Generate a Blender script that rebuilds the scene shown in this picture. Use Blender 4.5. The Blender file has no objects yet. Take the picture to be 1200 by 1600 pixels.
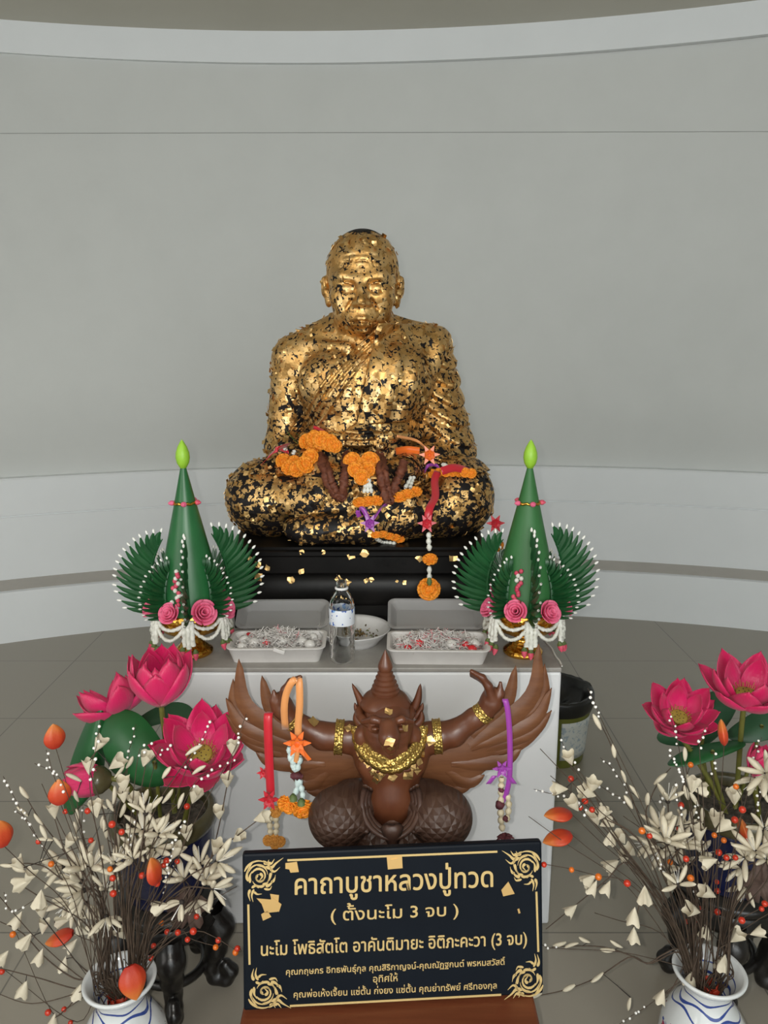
import bpy, bmesh, math, random
import numpy as np
from mathutils import Vector, Matrix, Euler
random.seed(7)
S = bpy.context.scene
COL = S.collection
PI = math.pi

# ---------------------------------------------------------------- camera, light, exposure
CAM_H, PITCH, FPX = 1.48, math.radians(12.0), 1200.0
cd = bpy.data.cameras.new('camera'); cam = bpy.data.objects.new('camera', cd); COL.objects.link(cam)
cam.location = (0, 0, CAM_H); cam.rotation_euler = (PI/2 - PITCH, 0, 0)
cd.sensor_fit = 'VERTICAL'; cd.sensor_height = 36.0; cd.lens = 36.0*FPX/1600.0
cd.clip_start = 0.02; cd.clip_end = 60
S.camera = cam
S.view_settings.view_transform = 'Standard'; S.view_settings.look = 'None'
S.view_settings.exposure = 0.38; S.view_settings.gamma = 1.0
S.view_settings.use_curve_mapping = False

W = bpy.data.worlds.new('world'); S.world = W; W.use_nodes = True
wb = W.node_tree.nodes['Background']
wb.inputs[0].default_value = (0.93, 0.98, 0.97, 1); wb.inputs[1].default_value = 1.35

def area(name, loc, target, size, power, color, sy=None):
    l = bpy.data.lights.new(name, 'AREA'); o = bpy.data.objects.new(name, l); COL.objects.link(o)
    l.shape = 'RECTANGLE'; l.size = size; l.size_y = sy or size; l.energy = power; l.color = color
    o.location = loc; o.rotation_euler = (Vector(target) - Vector(loc)).to_track_quat('-Z', 'Y').to_euler()
    return o
# daylight through the open entrance behind the visitor, and a second opening to the left of it
area('entrance_daylight', (0.6, -2.6, 2.3), (0.1, 2.4, 1.0), 3.0, 70, (0.93, 0.98, 1.0), 2.2)
area('doorway_daylight', (-2.6, -0.6, 1.9), (0.3, 2.6, 0.9), 1.4, 22, (1.0, 0.97, 0.92), 2.0)
# the phone's small flash beside its lens
fl = bpy.data.lights.new('phone_flash', 'POINT'); flo = bpy.data.objects.new('phone_flash', fl); COL.objects.link(flo)
fl.energy = 27.0; fl.color = (1.0, 0.96, 0.88); fl.shadow_soft_size = 0.006; flo.location = (-0.035, 0.0, CAM_H + 0.012)

# ---------------------------------------------------------------- helpers: photo rays
def ray(x, y):
    u = (x - 600)/FPX; v = (y - 800)/FPX
    return Vector((u, math.cos(PITCH) - v*math.sin(PITCH), -(math.sin(PITCH) + v*math.cos(PITCH))))
def PZ(x, y, z):
    d = ray(x, y); return Vector((0, 0, CAM_H)) + d*((z - CAM_H)/d.z)
def PD(x, y, D):
    d = ray(x, y); return Vector((0, 0, CAM_H)) + d*(D/d.y)

# ---------------------------------------------------------------- helpers: materials
def mat(name, col=(.8, .8, .8), rough=.5, metal=0.0, **kw):
    m = bpy.data.materials.new(name); m.use_nodes = True
    b = m.node_tree.nodes['Principled BSDF']
    b.inputs['Base Color'].default_value = (*col, 1); b.inputs['Roughness'].default_value = rough
    b.inputs['Metallic'].default_value = metal
    for k, v in kw.items(): b.inputs[k.replace('_', ' ')].default_value = v
    return m
class NT:
    def __init__(s, m): s.t = m.node_tree; s.b = s.t.nodes['Principled BSDF']
    def n(s, typ, **kw):
        n = s.t.nodes.new(typ)
        for k, v in kw.items(): setattr(n, k, v)
        return n
    def l(s, a, b): s.t.links.new(a, b)
    def coord(s, out='Object'): return s.n('ShaderNodeTexCoord').outputs[out]
    def noise(s, scale, detail=4, rough=.55, vec=None, dist=0):
        n = s.n('ShaderNodeTexNoise'); n.inputs['Scale'].default_value = scale; n.inputs['Detail'].default_value = detail
        n.inputs['Roughness'].default_value = rough; n.inputs['Distortion'].default_value = dist
        if vec is not None: s.l(vec, n.inputs['Vector'])
        return n.outputs['Fac']
    def voro(s, scale, feature='F1', vec=None, out='Distance', rnd=1.0):
        n = s.n('ShaderNodeTexVoronoi', feature=feature); n.inputs['Scale'].default_value = scale
        n.inputs['Randomness'].default_value = rnd
        if vec is not None: s.l(vec, n.inputs['Vector'])
        return n.outputs[out]
    def ramp(s, fac, stops, interp='LINEAR'):
        r = s.n('ShaderNodeValToRGB'); r.color_ramp.interpolation = interp
        e = r.color_ramp.elements
        while len(e) < len(stops): e.new(.5)
        for k, (p, c) in enumerate(stops):
            e[k].position = p; e[k].color = (*c, 1) if len(c) == 3 else c
        s.l(fac, r.inputs['Fac']); return r.outputs['Color']
    def math(s, op, a, b=None, c=None, clamp=False):
        n = s.n('ShaderNodeMath', operation=op); n.use_clamp = clamp
        for k, v in enumerate((a, b, c)):
            if v is None: continue
            if isinstance(v, (int, float)): n.inputs[k].default_value = v
            else: s.l(v, n.inputs[k])
        return n.outputs[0]
    def mix(s, fac, a, b):
        n = s.n('ShaderNodeMix', data_type='RGBA')
        for inp, v in ((n.inputs['Factor'], fac), (n.inputs[6], a), (n.inputs[7], b)):
            if isinstance(v, (int, float)): inp.default_value = v
            elif isinstance(v, tuple): inp.default_value = (*v, 1)
            else: s.l(v, inp)
        return n.outputs[2]
    def bump(s, h, strength=.3, dist=.01):
        n = s.n('ShaderNodeBump'); n.inputs['Strength'].default_value = strength; n.inputs['Distance'].default_value = dist
        s.l(h, n.inputs['Height']); s.l(n.outputs['Normal'], s.b.inputs['Normal']); return n.outputs['Normal']
    def col(s, c): s.l(c, s.b.inputs['Base Color'])
def mottled(name, c1, c2, scale=8, rough=.5, bump=0, bscale=60, bdist=.002, metal=0, stretch=None, **kw):
    m = mat(name, c1, rough, metal, **kw); t = NT(m); v = t.coord()
    if stretch:
        mp = t.n('ShaderNodeMapping'); mp.inputs['Scale'].default_value = stretch; t.l(v, mp.inputs['Vector']); v = mp.outputs[0]
    t.col(t.ramp(t.noise(scale, 5, .6, v), [(.3, c1), (.7, c2)]))
    if bump: t.bump(t.noise(bscale, 4, .6, v), bump, bdist)
    return m

# ---------------------------------------------------------------- helpers: objects
def link(name, me, m=None, parent=None, smooth=True, **props):
    o = bpy.data.objects.new(name, me); COL.objects.link(o)
    if m is not None:
        for mm in (m if isinstance(m, (list, tuple)) else (m,)): me.materials.append(mm)
    if parent is not None: o.parent = parent
    if smooth and len(me.polygons): me.polygons.foreach_set('use_smooth', np.ones(len(me.polygons), bool))
    for k, v in props.items(): o[k] = v
    return o
def tag(o, label, cat, group=None, kind=None):
    o['label'] = label; o['category'] = cat
    if group: o['group'] = group
    if kind: o['kind'] = kind
    return o
def thing(name, label, cat, loc=(0, 0, 0), rz=0, group=None):
    o = bpy.data.objects.new(name, None); COL.objects.link(o); o.empty_display_size = .02
    o.location = loc; o.rotation_euler = (0, 0, rz)
    return tag(o, label, cat, group)
def dup(o, parent=None):
    c = o.copy(); COL.objects.link(c)
    if parent is not None:
        c.parent = parent; c.matrix_parent_inverse = o.matrix_parent_inverse.copy()
    for ch in list(o.children): dup(ch, c)
    return c

class MB:
    """collects shapes and builds them as one mesh"""
    def __init__(s): s.v = []; s.f = []; s.mi = []; s.cur = 0
    def add(s, vs, fs):
        o = len(s.v); s.v.extend([tuple(v) for v in vs]); s.f.extend([tuple(i + o for i in f) for f in fs]); s.mi.extend([s.cur]*len(fs))
    def grid(s, P, cu=False, cv=False):
        nu, nv = len(P), len(P[0]); vs = [p for r in P for p in r]; fs = []
        for i in range(nu if cu else nu - 1):
            for j in range(nv if cv else nv - 1):
                a = i*nv + j; b = ((i+1) % nu)*nv + j; c = ((i+1) % nu)*nv + (j+1) % nv; d = i*nv + (j+1) % nv
                fs.append((a, b, c, d))
        s.add(vs, fs)
    def tube(s, pts, r, n=8, cap=True, flat=1.0, closed=False, up=None, jit=0):
        pts = [Vector(p) for p in pts]; m = len(pts)
        R = r if isinstance(r, (list, tuple)) else [r]*m
        T = []
        for i in range(m):
            a = pts[(i-1) % m] if closed or i > 0 else pts[i]; b = pts[(i+1) % m] if closed or i < m-1 else pts[i]
            d = b - a; T.append(d.normalized() if d.length > 1e-9 else Vector((0, 0, 1)))
        u = Vector(up) if up is not None else Vector((0, 0, 1))
        if abs(u.dot(T[0])) > .95: u = Vector((1, 0, 0)) if abs(T[0].x) < .9 else Vector((0, 1, 0))
        P = []
        for i in range(m):
            u = (u - T[i]*u.dot(T[i]))
            u = u.normalized() if u.length > 1e-6 else T[i].orthogonal().normalized()
            w = T[i].cross(u); ring = []
            for k in range(n):
                a = 2*PI*k/n; q = R[i]*(1 + (random.uniform(-jit, jit) if jit else 0))
                ring.append(pts[i] + u*math.cos(a)*q*flat + w*math.sin(a)*q)
            P.append(ring)
        s.grid(P, cu=closed, cv=True)
        if cap and not closed:
            o = len(s.v) - m*n
            s.f.append(tuple(o + k for k in range(n))[::-1]); s.f.append(tuple(o + (m-1)*n + k for k in range(n))); s.mi.extend([s.cur]*2)
    def lathe(s, prof, n=32, c=(0, 0, 0), sx=1, sy=1, cap=True):
        P = [[(c[0] + r*math.cos(2*PI*k/n)*sx, c[1] + r*math.sin(2*PI*k/n)*sy, c[2] + z) for k in range(n)] for r, z in prof]
        # wound so that rising profiles face outwards
        s.grid([list(reversed(r)) for r in P][::-1], cv=True)
        if cap:
            o = len(s.v) - len(prof)*n; L = len(prof)
            if prof[0][0] > 1e-5: s.f.append(tuple(o + (L-1)*n + k for k in range(n))); s.mi.append(s.cur)
            if prof[-1][0] > 1e-5: s.f.append(tuple(o + k for k in range(n))[::-1]); s.mi.append(s.cur)
    def box(s, c, d, rot=None):
        vs = [Vector((x*d[0]/2, y*d[1]/2, z*d[2]/2)) for x in (-1, 1) for y in (-1, 1) for z in (-1, 1)]
        if rot is not None: vs = [rot @ v for v in vs]
        vs = [v + Vector(c) for v in vs]
        s.add(vs, [(0, 1, 3, 2), (4, 6, 7, 5), (0, 4, 5, 1), (2, 3, 7, 6), (0, 2, 6, 4), (1, 5, 7, 3)])
    def ell(s, c, r, nu=10, nv=12, rot=None):
        P = []
        for i in range(nu + 1):
            t = PI*i/nu; row = []
            for k in range(nv):
                a = 2*PI*k/nv
                q = Vector((r[0]*math.sin(t)*math.cos(a), r[1]*math.sin(t)*math.sin(a), r[2]*math.cos(t)))
                if rot is not None: q = rot @ q
                row.append(q + Vector(c))
            P.append(row)
        s.grid(P, cv=True)
    def prism(s, poly, mtx, th):
        """outline polygon (2D) extruded by th along +z then placed by mtx"""
        n = len(poly); vs = [mtx @ Vector((x, y, 0)) for x, y in poly] + [mtx @ Vector((x, y, th)) for x, y in poly]
        fs = [tuple(range(n))[::-1], tuple(range(n, 2*n))] + [(i, (i+1) % n, n + (i+1) % n, n + i) for i in range(n)]
        s.add(vs, fs)
    def sheet(s, P, th):
        """an open grid of points given a thickness th"""
        nu, nv = len(P), len(P[0]); P = [[Vector(p) for p in r] for r in P]; N = []
        for i in range(nu):
            row = []
            for j in range(nv):
                a = P[min(i+1, nu-1)][j] - P[max(i-1, 0)][j]; b = P[i][min(j+1, nv-1)] - P[i][max(j-1, 0)]
                c = a.cross(b); row.append(c.normalized() if c.length > 1e-12 else Vector((0, 0, 1)))
            N.append(row)
        A = [[P[i][j] + N[i][j]*th/2 for j in range(nv)] for i in range(nu)]
        B = [[P[i][j] - N[i][j]*th/2 for j in range(nv)] for i in range(nu)]
        ring = lambda i, j: i*nv + j
        vs = [p for r in A for p in r] + [p for r in B for p in r]; o = nu*nv; fs = []
        for i in range(nu-1):
            for j in range(nv-1):
                a, b, c, d = ring(i, j), ring(i+1, j), ring(i+1, j+1), ring(i, j+1)
                fs.append((a, b, c, d)); fs.append((d+o, c+o, b+o, a+o))
        edge = [ring(i, 0) for i in range(nu)] + [ring(nu-1, j) for j in range(1, nv)] + [ring(i, nv-1) for i in range(nu-2, -1, -1)] + [ring(0, j) for j in range(nv-2, 0, -1)]
        for k in range(len(edge)):
            a, b = edge[k], edge[(k+1) % len(edge)]; fs.append((b, a, a+o, b+o))
        s.add(vs, fs)
    def mesh(s, name):
        me = bpy.data.meshes.new(name); me.from_pydata(s.v, [], s.f); me.update()
        if any(s.mi): me.polygons.foreach_set('material_index', s.mi)
        return me
    def build(s, name, m, parent=None, smooth=True, bevel=0, sub=0, fix=False, merge=0, loc=None, rot=None, sharp=None, **props):
        me = s.mesh(name)
        if fix or merge:
            bm = bmesh.new(); bm.from_mesh(me)
            if merge: bmesh.ops.remove_doubles(bm, verts=bm.verts, dist=merge)
            bmesh.ops.recalc_face_normals(bm, faces=bm.faces); bm.to_mesh(me); bm.free()
        o = link(name, me, m, parent, smooth, **props)
        if sharp is not None: me.set_sharp_from_angle(angle=math.radians(sharp))
        if bevel:
            b = o.modifiers.new('bevel', 'BEVEL'); b.width = bevel; b.segments = 2; b.limit_method = 'ANGLE'
        if sub:
            q = o.modifiers.new('subdivision', 'SUBSURF'); q.levels = q.render_levels = sub
        if loc is not None: o.location = loc
        if rot is not None: o.rotation_euler = rot
        return o
def bez(a, b, c, d, n=12):
    a, b, c, d = map(Vector, (a, b, c, d))
    return [a*(1-t)**3 + b*3*t*(1-t)**2 + c*3*t*t*(1-t) + d*t**3 for t in [i/(n-1) for i in range(n)]]
def spl(pts, n=40):
    """smooth curve (Catmull-Rom) through points"""
    p = [Vector(q) for q in pts]; p = [p[0]*2 - p[1]] + p + [p[-1]*2 - p[-2]]; out = []; m = len(p) - 3
    for i in range(n):
        t = i/(n-1)*m; k = min(int(t), m-1); t -= k; a, b, c, d = p[k:k+4]
        out.append(.5*((2*b) + (c-a)*t + (2*a-5*b+4*c-d)*t*t + (3*b-a-3*c+d)*t**3))
    return out

# ---------------------------------------------------------------- helpers: distance field sculpting
class Field:
    def __init__(s, lo, hi, h):
        s.lo = np.array(lo, float); s.h = h
        s.n = np.ceil((np.array(hi, float) - s.lo)/h).astype(int) + 1
        s.F = np.full(s.n, 1.0, np.float32)
    def box(s, lo, hi, pad):
        a = np.clip(np.floor((np.array(lo) - pad - s.lo)/s.h).astype(int), 0, s.n); b = np.clip(np.ceil((np.array(hi) + pad - s.lo)/s.h).astype(int) + 1, 0, s.n)
        sl = tuple(slice(i, j) for i, j in zip(a, b))
        X, Y, Z = np.meshgrid(*[(s.lo[k] + s.h*np.arange(a[k], b[k])).astype(np.float32) for k in range(3)], indexing='ij')
        return sl, X, Y, Z
    def op(s, sl, d, k, mode='u'):
        A = s.F[sl]
        if A.size == 0: return
        if mode == 'u':
            hh = np.clip(.5 + .5*(A - d)/k, 0, 1); s.F[sl] = A*(1-hh) + d*hh - k*hh*(1-hh)
        else:
            hh = np.clip(.5 - .5*(A + d)/k, 0, 1); s.F[sl] = A*(1-hh) - d*hh + k*hh*(1-hh)
    def ell(s, c, r, k=.02, mode='u', rot=None):
        R = max(r); sl, X, Y, Z = s.box(np.array(c) - R, np.array(c) + R, k*1.5 + 3*s.h)
        X = X - c[0]; Y = Y - c[1]; Z = Z - c[2]
        if rot is not None:
            M = np.array(Euler(rot).to_matrix()).T; X, Y, Z = (M[i][0]*X + M[i][1]*Y + M[i][2]*Z for i in range(3))
        q = np.sqrt((X/r[0])**2 + (Y/r[1])**2 + (Z/r[2])**2); g = np.sqrt((X/r[0]**2)**2 + (Y/r[1]**2)**2 + (Z/r[2]**2)**2)
        s.op(sl, q*(q - 1)/np.maximum(g, 1e-6), k, mode)
    def cap(s, a, b, ra, rb=None, k=.02, mode='u', sq=None):
        rb = ra if rb is None else rb; a = np.array(a, float); b = np.array(b, float); R = max(ra, rb)
        sl, X, Y, Z = s.box(np.minimum(a, b) - R, np.maximum(a, b) + R, k*1.5 + 3*s.h)
        d = b - a; L = max(d @ d, 1e-9)
        t = np.clip(((X-a[0])*d[0] + (Y-a[1])*d[1] + (Z-a[2])*d[2])/L, 0, 1)
        s.op(sl, np.sqrt((X-a[0]-t*d[0])**2 + (Y-a[1]-t*d[1])**2 + (Z-a[2]-t*d[2])**2) - (ra + (rb-ra)*t), k, mode)
    def chain(s, pts, rs, k=.02, mode='u'):
        for i in range(len(pts)-1): s.cap(pts[i], pts[i+1], rs[i] if isinstance(rs, (list, tuple)) else rs, rs[i+1] if isinstance(rs, (list, tuple)) else rs, k, mode)
    def rbox(s, c, hd, r, k=.01, mode='u', rot=None):
        R = np.linalg.norm(hd); sl, X, Y, Z = s.box(np.array(c) - R, np.array(c) + R, k*1.5 + 3*s.h)
        X = X - c[0]; Y = Y - c[1]; Z = Z - c[2]
        if rot is not None:
            M = np.array(Euler(rot).to_matrix()).T; X, Y, Z = (M[i][0]*X + M[i][1]*Y + M[i][2]*Z for i in range(3))
        qx, qy, qz = abs(X)-hd[0]+r, abs(Y)-hd[1]+r, abs(Z)-hd[2]+r
        s.op(sl, np.sqrt(np.maximum(qx, 0)**2 + np.maximum(qy, 0)**2 + np.maximum(qz, 0)**2) + np.minimum(np.maximum(np.maximum(qx, qy), qz), 0) - r, k, mode)
    def mesh(s, name):
        F = s.F; I = F < 0; n = F.shape
        c = np.zeros(tuple(x-1 for x in n), np.int8)
        sl8 = [(dx, dy, dz) for dx in (0, 1) for dy in (0, 1) for dz in (0, 1)]
        cut = lambda A, d: A[d[0]:n[0]-1+d[0], d[1]:n[1]-1+d[1], d[2]:n[2]-1+d[2]]
        for d in sl8: c += cut(I, d)
        act = np.argwhere((c > 0) & (c < 8)); idx = np.full(c.shape, -1, np.int32); idx[tuple(act.T)] = np.arange(len(act))
        acc = np.zeros((len(act), 3)); cnt = np.zeros(len(act))
        for d in sl8:
            for ax in range(3):
                if d[ax]: continue
                e = list(d); e[ax] = 1
                a = F[tuple((act + d).T)]; b = F[tuple((act + e).T)]; m = (a < 0) != (b < 0)
                t = np.where(m, a/np.where(m, a - b, 1), 0); p = np.tile(np.array(d, float), (len(act), 1)); p[:, ax] += t
                acc += p*m[:, None]; cnt += m
        V = s.lo + s.h*(act + acc/cnt[:, None])
        Q = []
        for ax in range(3):
            u, w = (ax+1) % 3, (ax+2) % 3
            A = np.take(I, range(n[ax]-1), ax); B = np.take(I, range(1, n[ax]), ax)
            for fl, m in ((0, A & ~B), (1, ~A & B)):
                e = np.argwhere(m); ok = (e[:, u] > 0) & (e[:, w] > 0) & (e[:, u] < n[u]-1) & (e[:, w] < n[w]-1); e = e[ok]
                def at(du, dw):
                    g = e.copy(); g[:, u] -= du; g[:, w] -= dw; return idx[tuple(g.T)]
                q = np.stack([at(1, 1), at(0, 1), at(0, 0), at(1, 0)], 1)
                Q.append(q if fl == 0 else q[:, ::-1])
        Q = np.concatenate(Q)
        me = bpy.data.meshes.new(name); me.vertices.add(len(V)); me.vertices.foreach_set('co', V.ravel().astype(np.float32))
        me.loops.add(Q.size); me.loops.foreach_set('vertex_index', Q.ravel().astype(np.int32))
        me.polygons.add(len(Q)); me.polygons.foreach_set('loop_start', np.arange(0, Q.size, 4, dtype=np.int32))
        me.update(calc_edges=True); me.validate(); return me
# ================================================================ the room
def struct(o): o['kind'] = 'structure'; return o
M_wall = mottled('white_wall_paint', (.60, .615, .60), (.63, .645, .63), 3, .7, .08, 90, .002)
M_band = mottled('white_step_paint', (.75, .775, .79), (.78, .805, .82), 3, .6, .06, 90, .002)
M_ceil = mottled('ceiling_paint', (.55, .53, .46), (.58, .56, .49), 2, .8)
M_tread = mottled('beige_tread_tile', (.42, .385, .34), (.46, .42, .375), 9, .35)
M_floor = mat('grey_floor_tile', (.3, .28, .25), .28); t = NT(M_floor)
br = t.n('ShaderNodeTexBrick'); br.offset = 0.0; br.squash = 1.0
mp = t.n('ShaderNodeMapping'); mp.inputs['Location'].default_value = (.30, .05, 0); t.l(t.coord(), mp.inputs['Vector']); t.l(mp.outputs[0], br.inputs['Vector'])
for k, v in (('Scale', 1.0), ('Mortar Size', .0022), ('Mortar Smooth', .1), ('Brick Width', .6), ('Row Height', .59)): br.inputs[k].default_value = v
br.inputs['Color1'].default_value = (.30, .272, .222, 1); br.inputs['Color2'].default_value = (.32, .288, .238, 1); br.inputs['Mortar'].default_value = (.10, .09, .08, 1)
t.col(t.mix(t.math('MULTIPLY', t.noise(5, 5, .6, t.coord()), .5), br.outputs['Color'], (.325, .298, .248)))

CX, CY = .27, -1.25                                                 # centre of the round room
def arc(profile, m, name, a0=-38, a1=218, n=120, cx=CX, cy=CY):
    P = []
    for i in range(n + 1):
        a = math.radians(a0 + (a1 - a0)*i/n); P.append([(cx + r*math.cos(a), cy + r*math.sin(a), z) for r, z in profile])
    b = MB(); b.grid(P); return struct(b.build(name, m, fix=True, sharp=30))
b = MB(); b.lathe([(6.3, -.12), (6.3, 0), (0.0001, 0)], 96, (CX, CY, 0)); struct(b.build('floor', M_floor, smooth=False))
arc([(5.44, 0), (5.44, .268), (5.432, .276), (5.43, .28)], M_band, 'trim_1')
arc([(5.43, .28), (5.65, .28)], M_tread, 'trim_2')
arc([(5.64, .28), (5.64, .614), (5.646, .617), (5.646, .622), (5.64, .625), (5.64, .812), (5.648, .82), (5.72, .82)], M_band, 'trim_3')
# the wall follows the steps below and the flatter bulkhead ring above
zc = 2.92
cp = [PZ(0, 77, zc), PZ(550, 93, zc), PZ(1200, 48, zc)]
A = np.array([[2*(cp[i].x - cp[0].x), 2*(cp[i].y - cp[0].y)] for i in (1, 2)]); Bv = np.array([cp[i].x**2 - cp[0].x**2 + cp[i].y**2 - cp[0].y**2 for i in (1, 2)])
ccx, ccy = np.linalg.solve(A, Bv); cR = math.hypot(cp[0].x - ccx, cp[0].y - ccy)
wall_prof = [(.06, .80), (.06, .84), (.045, .95), (.02, 1.06), (.005, 1.2), (0, 1.35), (0, 1.6), (0, 1.9), (0, 2.2), (0, 2.5), (0, 2.8), (0, 3.1)]
def wall_pt(a, off, z):
    s = min(max((z - 1.3)/(zc - 1.3), 0), 1); q = Vector((math.cos(a), math.sin(a), 0))
    lo = Vector((CX, CY, 0)) + q*(5.64 + off)
    o = Vector((CX - ccx, CY - ccy, 0)); bb = o.dot(q); R = cR + .07
    hi = Vector((CX, CY, 0)) + q*(-bb + math.sqrt(max(bb*bb - o.dot(o) + R*R, 0)))
    w = max(0, min(1, (math.sin(a) - .15)/.5)); p = lo.lerp(hi, s*w); p.z = z; return p
P = []
for i in range(121):
    a = math.radians(-38 + 256*i/120); P.append([wall_pt(a, o, z) for o, z in wall_prof])
b = MB(); b.grid(P); struct(b.build('wall_back', M_wall, fix=True))
P = []
for i in range(121):
    a = math.radians(35 + 110*i/120); q = Vector((math.cos(a), math.sin(a), 0)); row = []
    for off, z in ((0, zc), (-.03, zc), (-.03, zc + .148), (0, zc + .148)):
        p = wall_pt(a, 0, zc) + q*off; p.z = z; row.append(p)
    P.append(row)
b = MB(); b.grid(P); struct(b.build('trim_4', M_band, fix=True, sharp=30))
b = MB(); b.lathe([(0.0001, zc + .148), (6.9, zc + .148), (6.9, zc + .3)], 96, (CX, CY, 0)); struct(b.build('ceiling', M_ceil, smooth=False, fix=True))
# hairline joint in the plaster of the wall
pts = []
for x in range(-260, 1461, 40):
    d = ray(x, 208.5 - 3*(x/1200)); lo_t, hi_t = 2.0, 8.0
    for _ in range(40):
        tm = (lo_t + hi_t)/2; p = Vector((0, 0, CAM_H)) + d*tm; w = wall_pt(math.atan2(p.y - CY, p.x - CX), 0, p.z)
        if math.hypot(p.x - CX, p.y - CY) < math.hypot(w.x - CX, w.y - CY): lo_t = tm
        else: hi_t = tm
    pts.append(p)
b = MB(); b.tube(pts, .0022, 6); struct(b.build('trim_5', mat('plaster_joint', (.40, .41, .40), .8)))
# ================================================================ white plinth
M_plinth = mottled('white_plinth_paint', (.72, .735, .75), (.76, .77, .785), 4, .5, .1, 70, .002)
M_top = mottled('worn_grey_top', (.27, .255, .235), (.37, .355, .33), 14, .45, .2, 80, .001)
PT = .72                                                            # height of the plinth top
pl = PD(250, 1045, 1.75).x; pr = PD(878, 1045, 1.75).x
plinth = thing('plinth', 'broad white painted plinth with a worn grey top under the golden monk', 'plinth', ((pl+pr)/2, 2.25, 0))
pw = pr - pl
b = MB(); b.box((0, 0, (PT-.012)/2), (pw, 1.0, PT-.012)); b.build('body', M_plinth, plinth, smooth=False, bevel=.006)
b = MB(); b.box((0, 0, PT-.006), (pw, 1.0, .012)); b.build('top_slab', M_top, plinth, smooth=False, bevel=.003, label='worn grey top')
rx = pw/2
cordp = [PD(850, 999, 1.93), PD(856, 1008, 1.9), PD(862, 1017, 1.87), PD(868, 1027, 1.82), PD(874, 1035, 1.79), PD(878, 1044, 1.757)]
b = MB(); b.tube([(p.x, p.y, PT + .002) for p in spl(cordp, 24)], .002, 6)
tag(b.build('cord', mat('white_cord', (.75, .74, .7), .7)), 'thin white cord lying along the right edge of the white plinth', 'cord')

# ================================================================ golden monk statue
def gold_leaf(name, dens, sc=48, top=None):
    """black lacquer pressed over with overlapping squares of gold leaf"""
    m = mat(name, (.8, .5, .2), .3, 1.0); t = NT(m); v = t.coord()
    nz = t.n('ShaderNodeTexNoise'); nz.inputs['Scale'].default_value = 30; t.l(v, nz.inputs['Vector'])
    vm = t.n('ShaderNodeVectorMath', operation='MULTIPLY_ADD'); t.l(nz.outputs['Color'], vm.inputs[0]); vm.inputs[1].default_value = (.012,)*3; t.l(v, vm.inputs[2])
    def leaf(scale, seed):
        mp = t.n('ShaderNodeMapping'); mp.inputs['Location'].default_value = (seed, seed*.7, seed*1.3); mp.inputs['Rotation'].default_value = (seed, seed*2, seed*.5); t.l(vm.outputs[0], mp.inputs['Vector'])
        n = t.n('ShaderNodeTexVoronoi'); n.distance = 'CHEBYCHEV'; n.inputs['Scale'].default_value = scale; t.l(mp.outputs[0], n.inputs['Vector'])
        return n
    a, c = leaf(sc, 0.0), leaf(sc*1.25, 3.7)
    sep = t.n('ShaderNodeSeparateColor'); t.l(a.outputs['Color'], sep.inputs[0]); sep2 = t.n('ShaderNodeSeparateColor'); t.l(c.outputs['Color'], sep2.inputs[0])
    big = t.noise(7, 3, .6, v)
    sx = t.n('ShaderNodeSeparateXYZ'); t.l(v, sx.inputs[0])
    zz = t.math('MULTIPLY', sx.outputs['Z'], dens[1])
    d = t.math('ADD', t.math('ADD', t.math('MULTIPLY', t.math('SUBTRACT', big, .5), dens[2]), zz), dens[0])
    if top is not None:                                             # bare crown
        dz = t.math('MULTIPLY', t.math('SUBTRACT', sx.outputs['Z'], top), 28.0, clamp=True); d = t.math('SUBTRACT', d, dz)
    d = t.math('MINIMUM', d, .62)
    # a leaf is there when its random number is under d and the spot is inside its square
    def cover(n, s):
        e = t.math('LESS_THAN', n.outputs['Distance'], t.math('MULTIPLY', t.math('ADD', s.outputs['Green'], .85), .40))
        return t.math('MULTIPLY', t.math('LESS_THAN', s.outputs['Red'], t.math('MULTIPLY', d, 1.75)), e)
    g = t.math('MAXIMUM', cover(a, sep), cover(c, sep2))
    fl_ = t.noise(95, 3, .6, v)
    g = t.math('MULTIPLY', g, t.math('GREATER_THAN', t.math('ADD', fl_, t.math('MULTIPLY', d, .25)), .535))
    tone = t.ramp(t.math('ADD', t.math('MULTIPLY', sep.outputs['Blue'], .7), t.math('MULTIPLY', big, .4)), [(.1, (.45, .24, .075)), (.5, (.68, .41, .145)), (.95, (.82, .57, .27))])
    t.col(t.mix(g, (.008, .006, .006), tone)); t.l(g, t.b.inputs['Metallic'])
    t.l(t.math('ADD', t.math('MULTIPLY', sep2.outputs['Blue'], .22), .38), t.b.inputs['Roughness'])
    # each leaf lies at its own slight tilt
    geo = t.n('ShaderNodeNewGeometry')
    s1 = t.n('ShaderNodeVectorMath', operation='SUBTRACT'); t.l(a.outputs['Color'], s1.inputs[0]); s1.inputs[1].default_value = (.5,)*3
    s2 = t.n('ShaderNodeVectorMath', operation='SCALE'); t.l(s1.outputs[0], s2.inputs[0]); s2.inputs['Scale'].default_value = .32
    s3 = t.n('ShaderNodeVectorMath', operation='ADD'); t.l(s2.outputs[0], s3.inputs[0]); t.l(geo.outputs['Normal'], s3.inputs[1])
    s4 = t.n('ShaderNodeVectorMath', operation='NORMALIZE'); t.l(s3.outputs[0], s4.inputs[0])
    bp = t.n('ShaderNodeBump'); bp.inputs['Strength'].default_value = .42; bp.inputs['Distance'].default_value = .003
    t.l(t.math('ADD', t.math('MULTIPLY', g, .35), t.math('ADD', t.math('MULTIPLY', t.noise(160, 3, .6, v), .55), t.math('MULTIPLY', t.noise(45, 3, .6, v), .9))), bp.inputs['Height']); t.l(s4.outputs[0], bp.inputs['Normal'])
    t.l(bp.outputs[0], t.b.inputs['Normal']); t.b.inputs['Specular IOR Level'].default_value = .22
    return m
M_leaf = gold_leaf('gold_leaf_over_black', (.20, .66, .5), top=.83)
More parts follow.
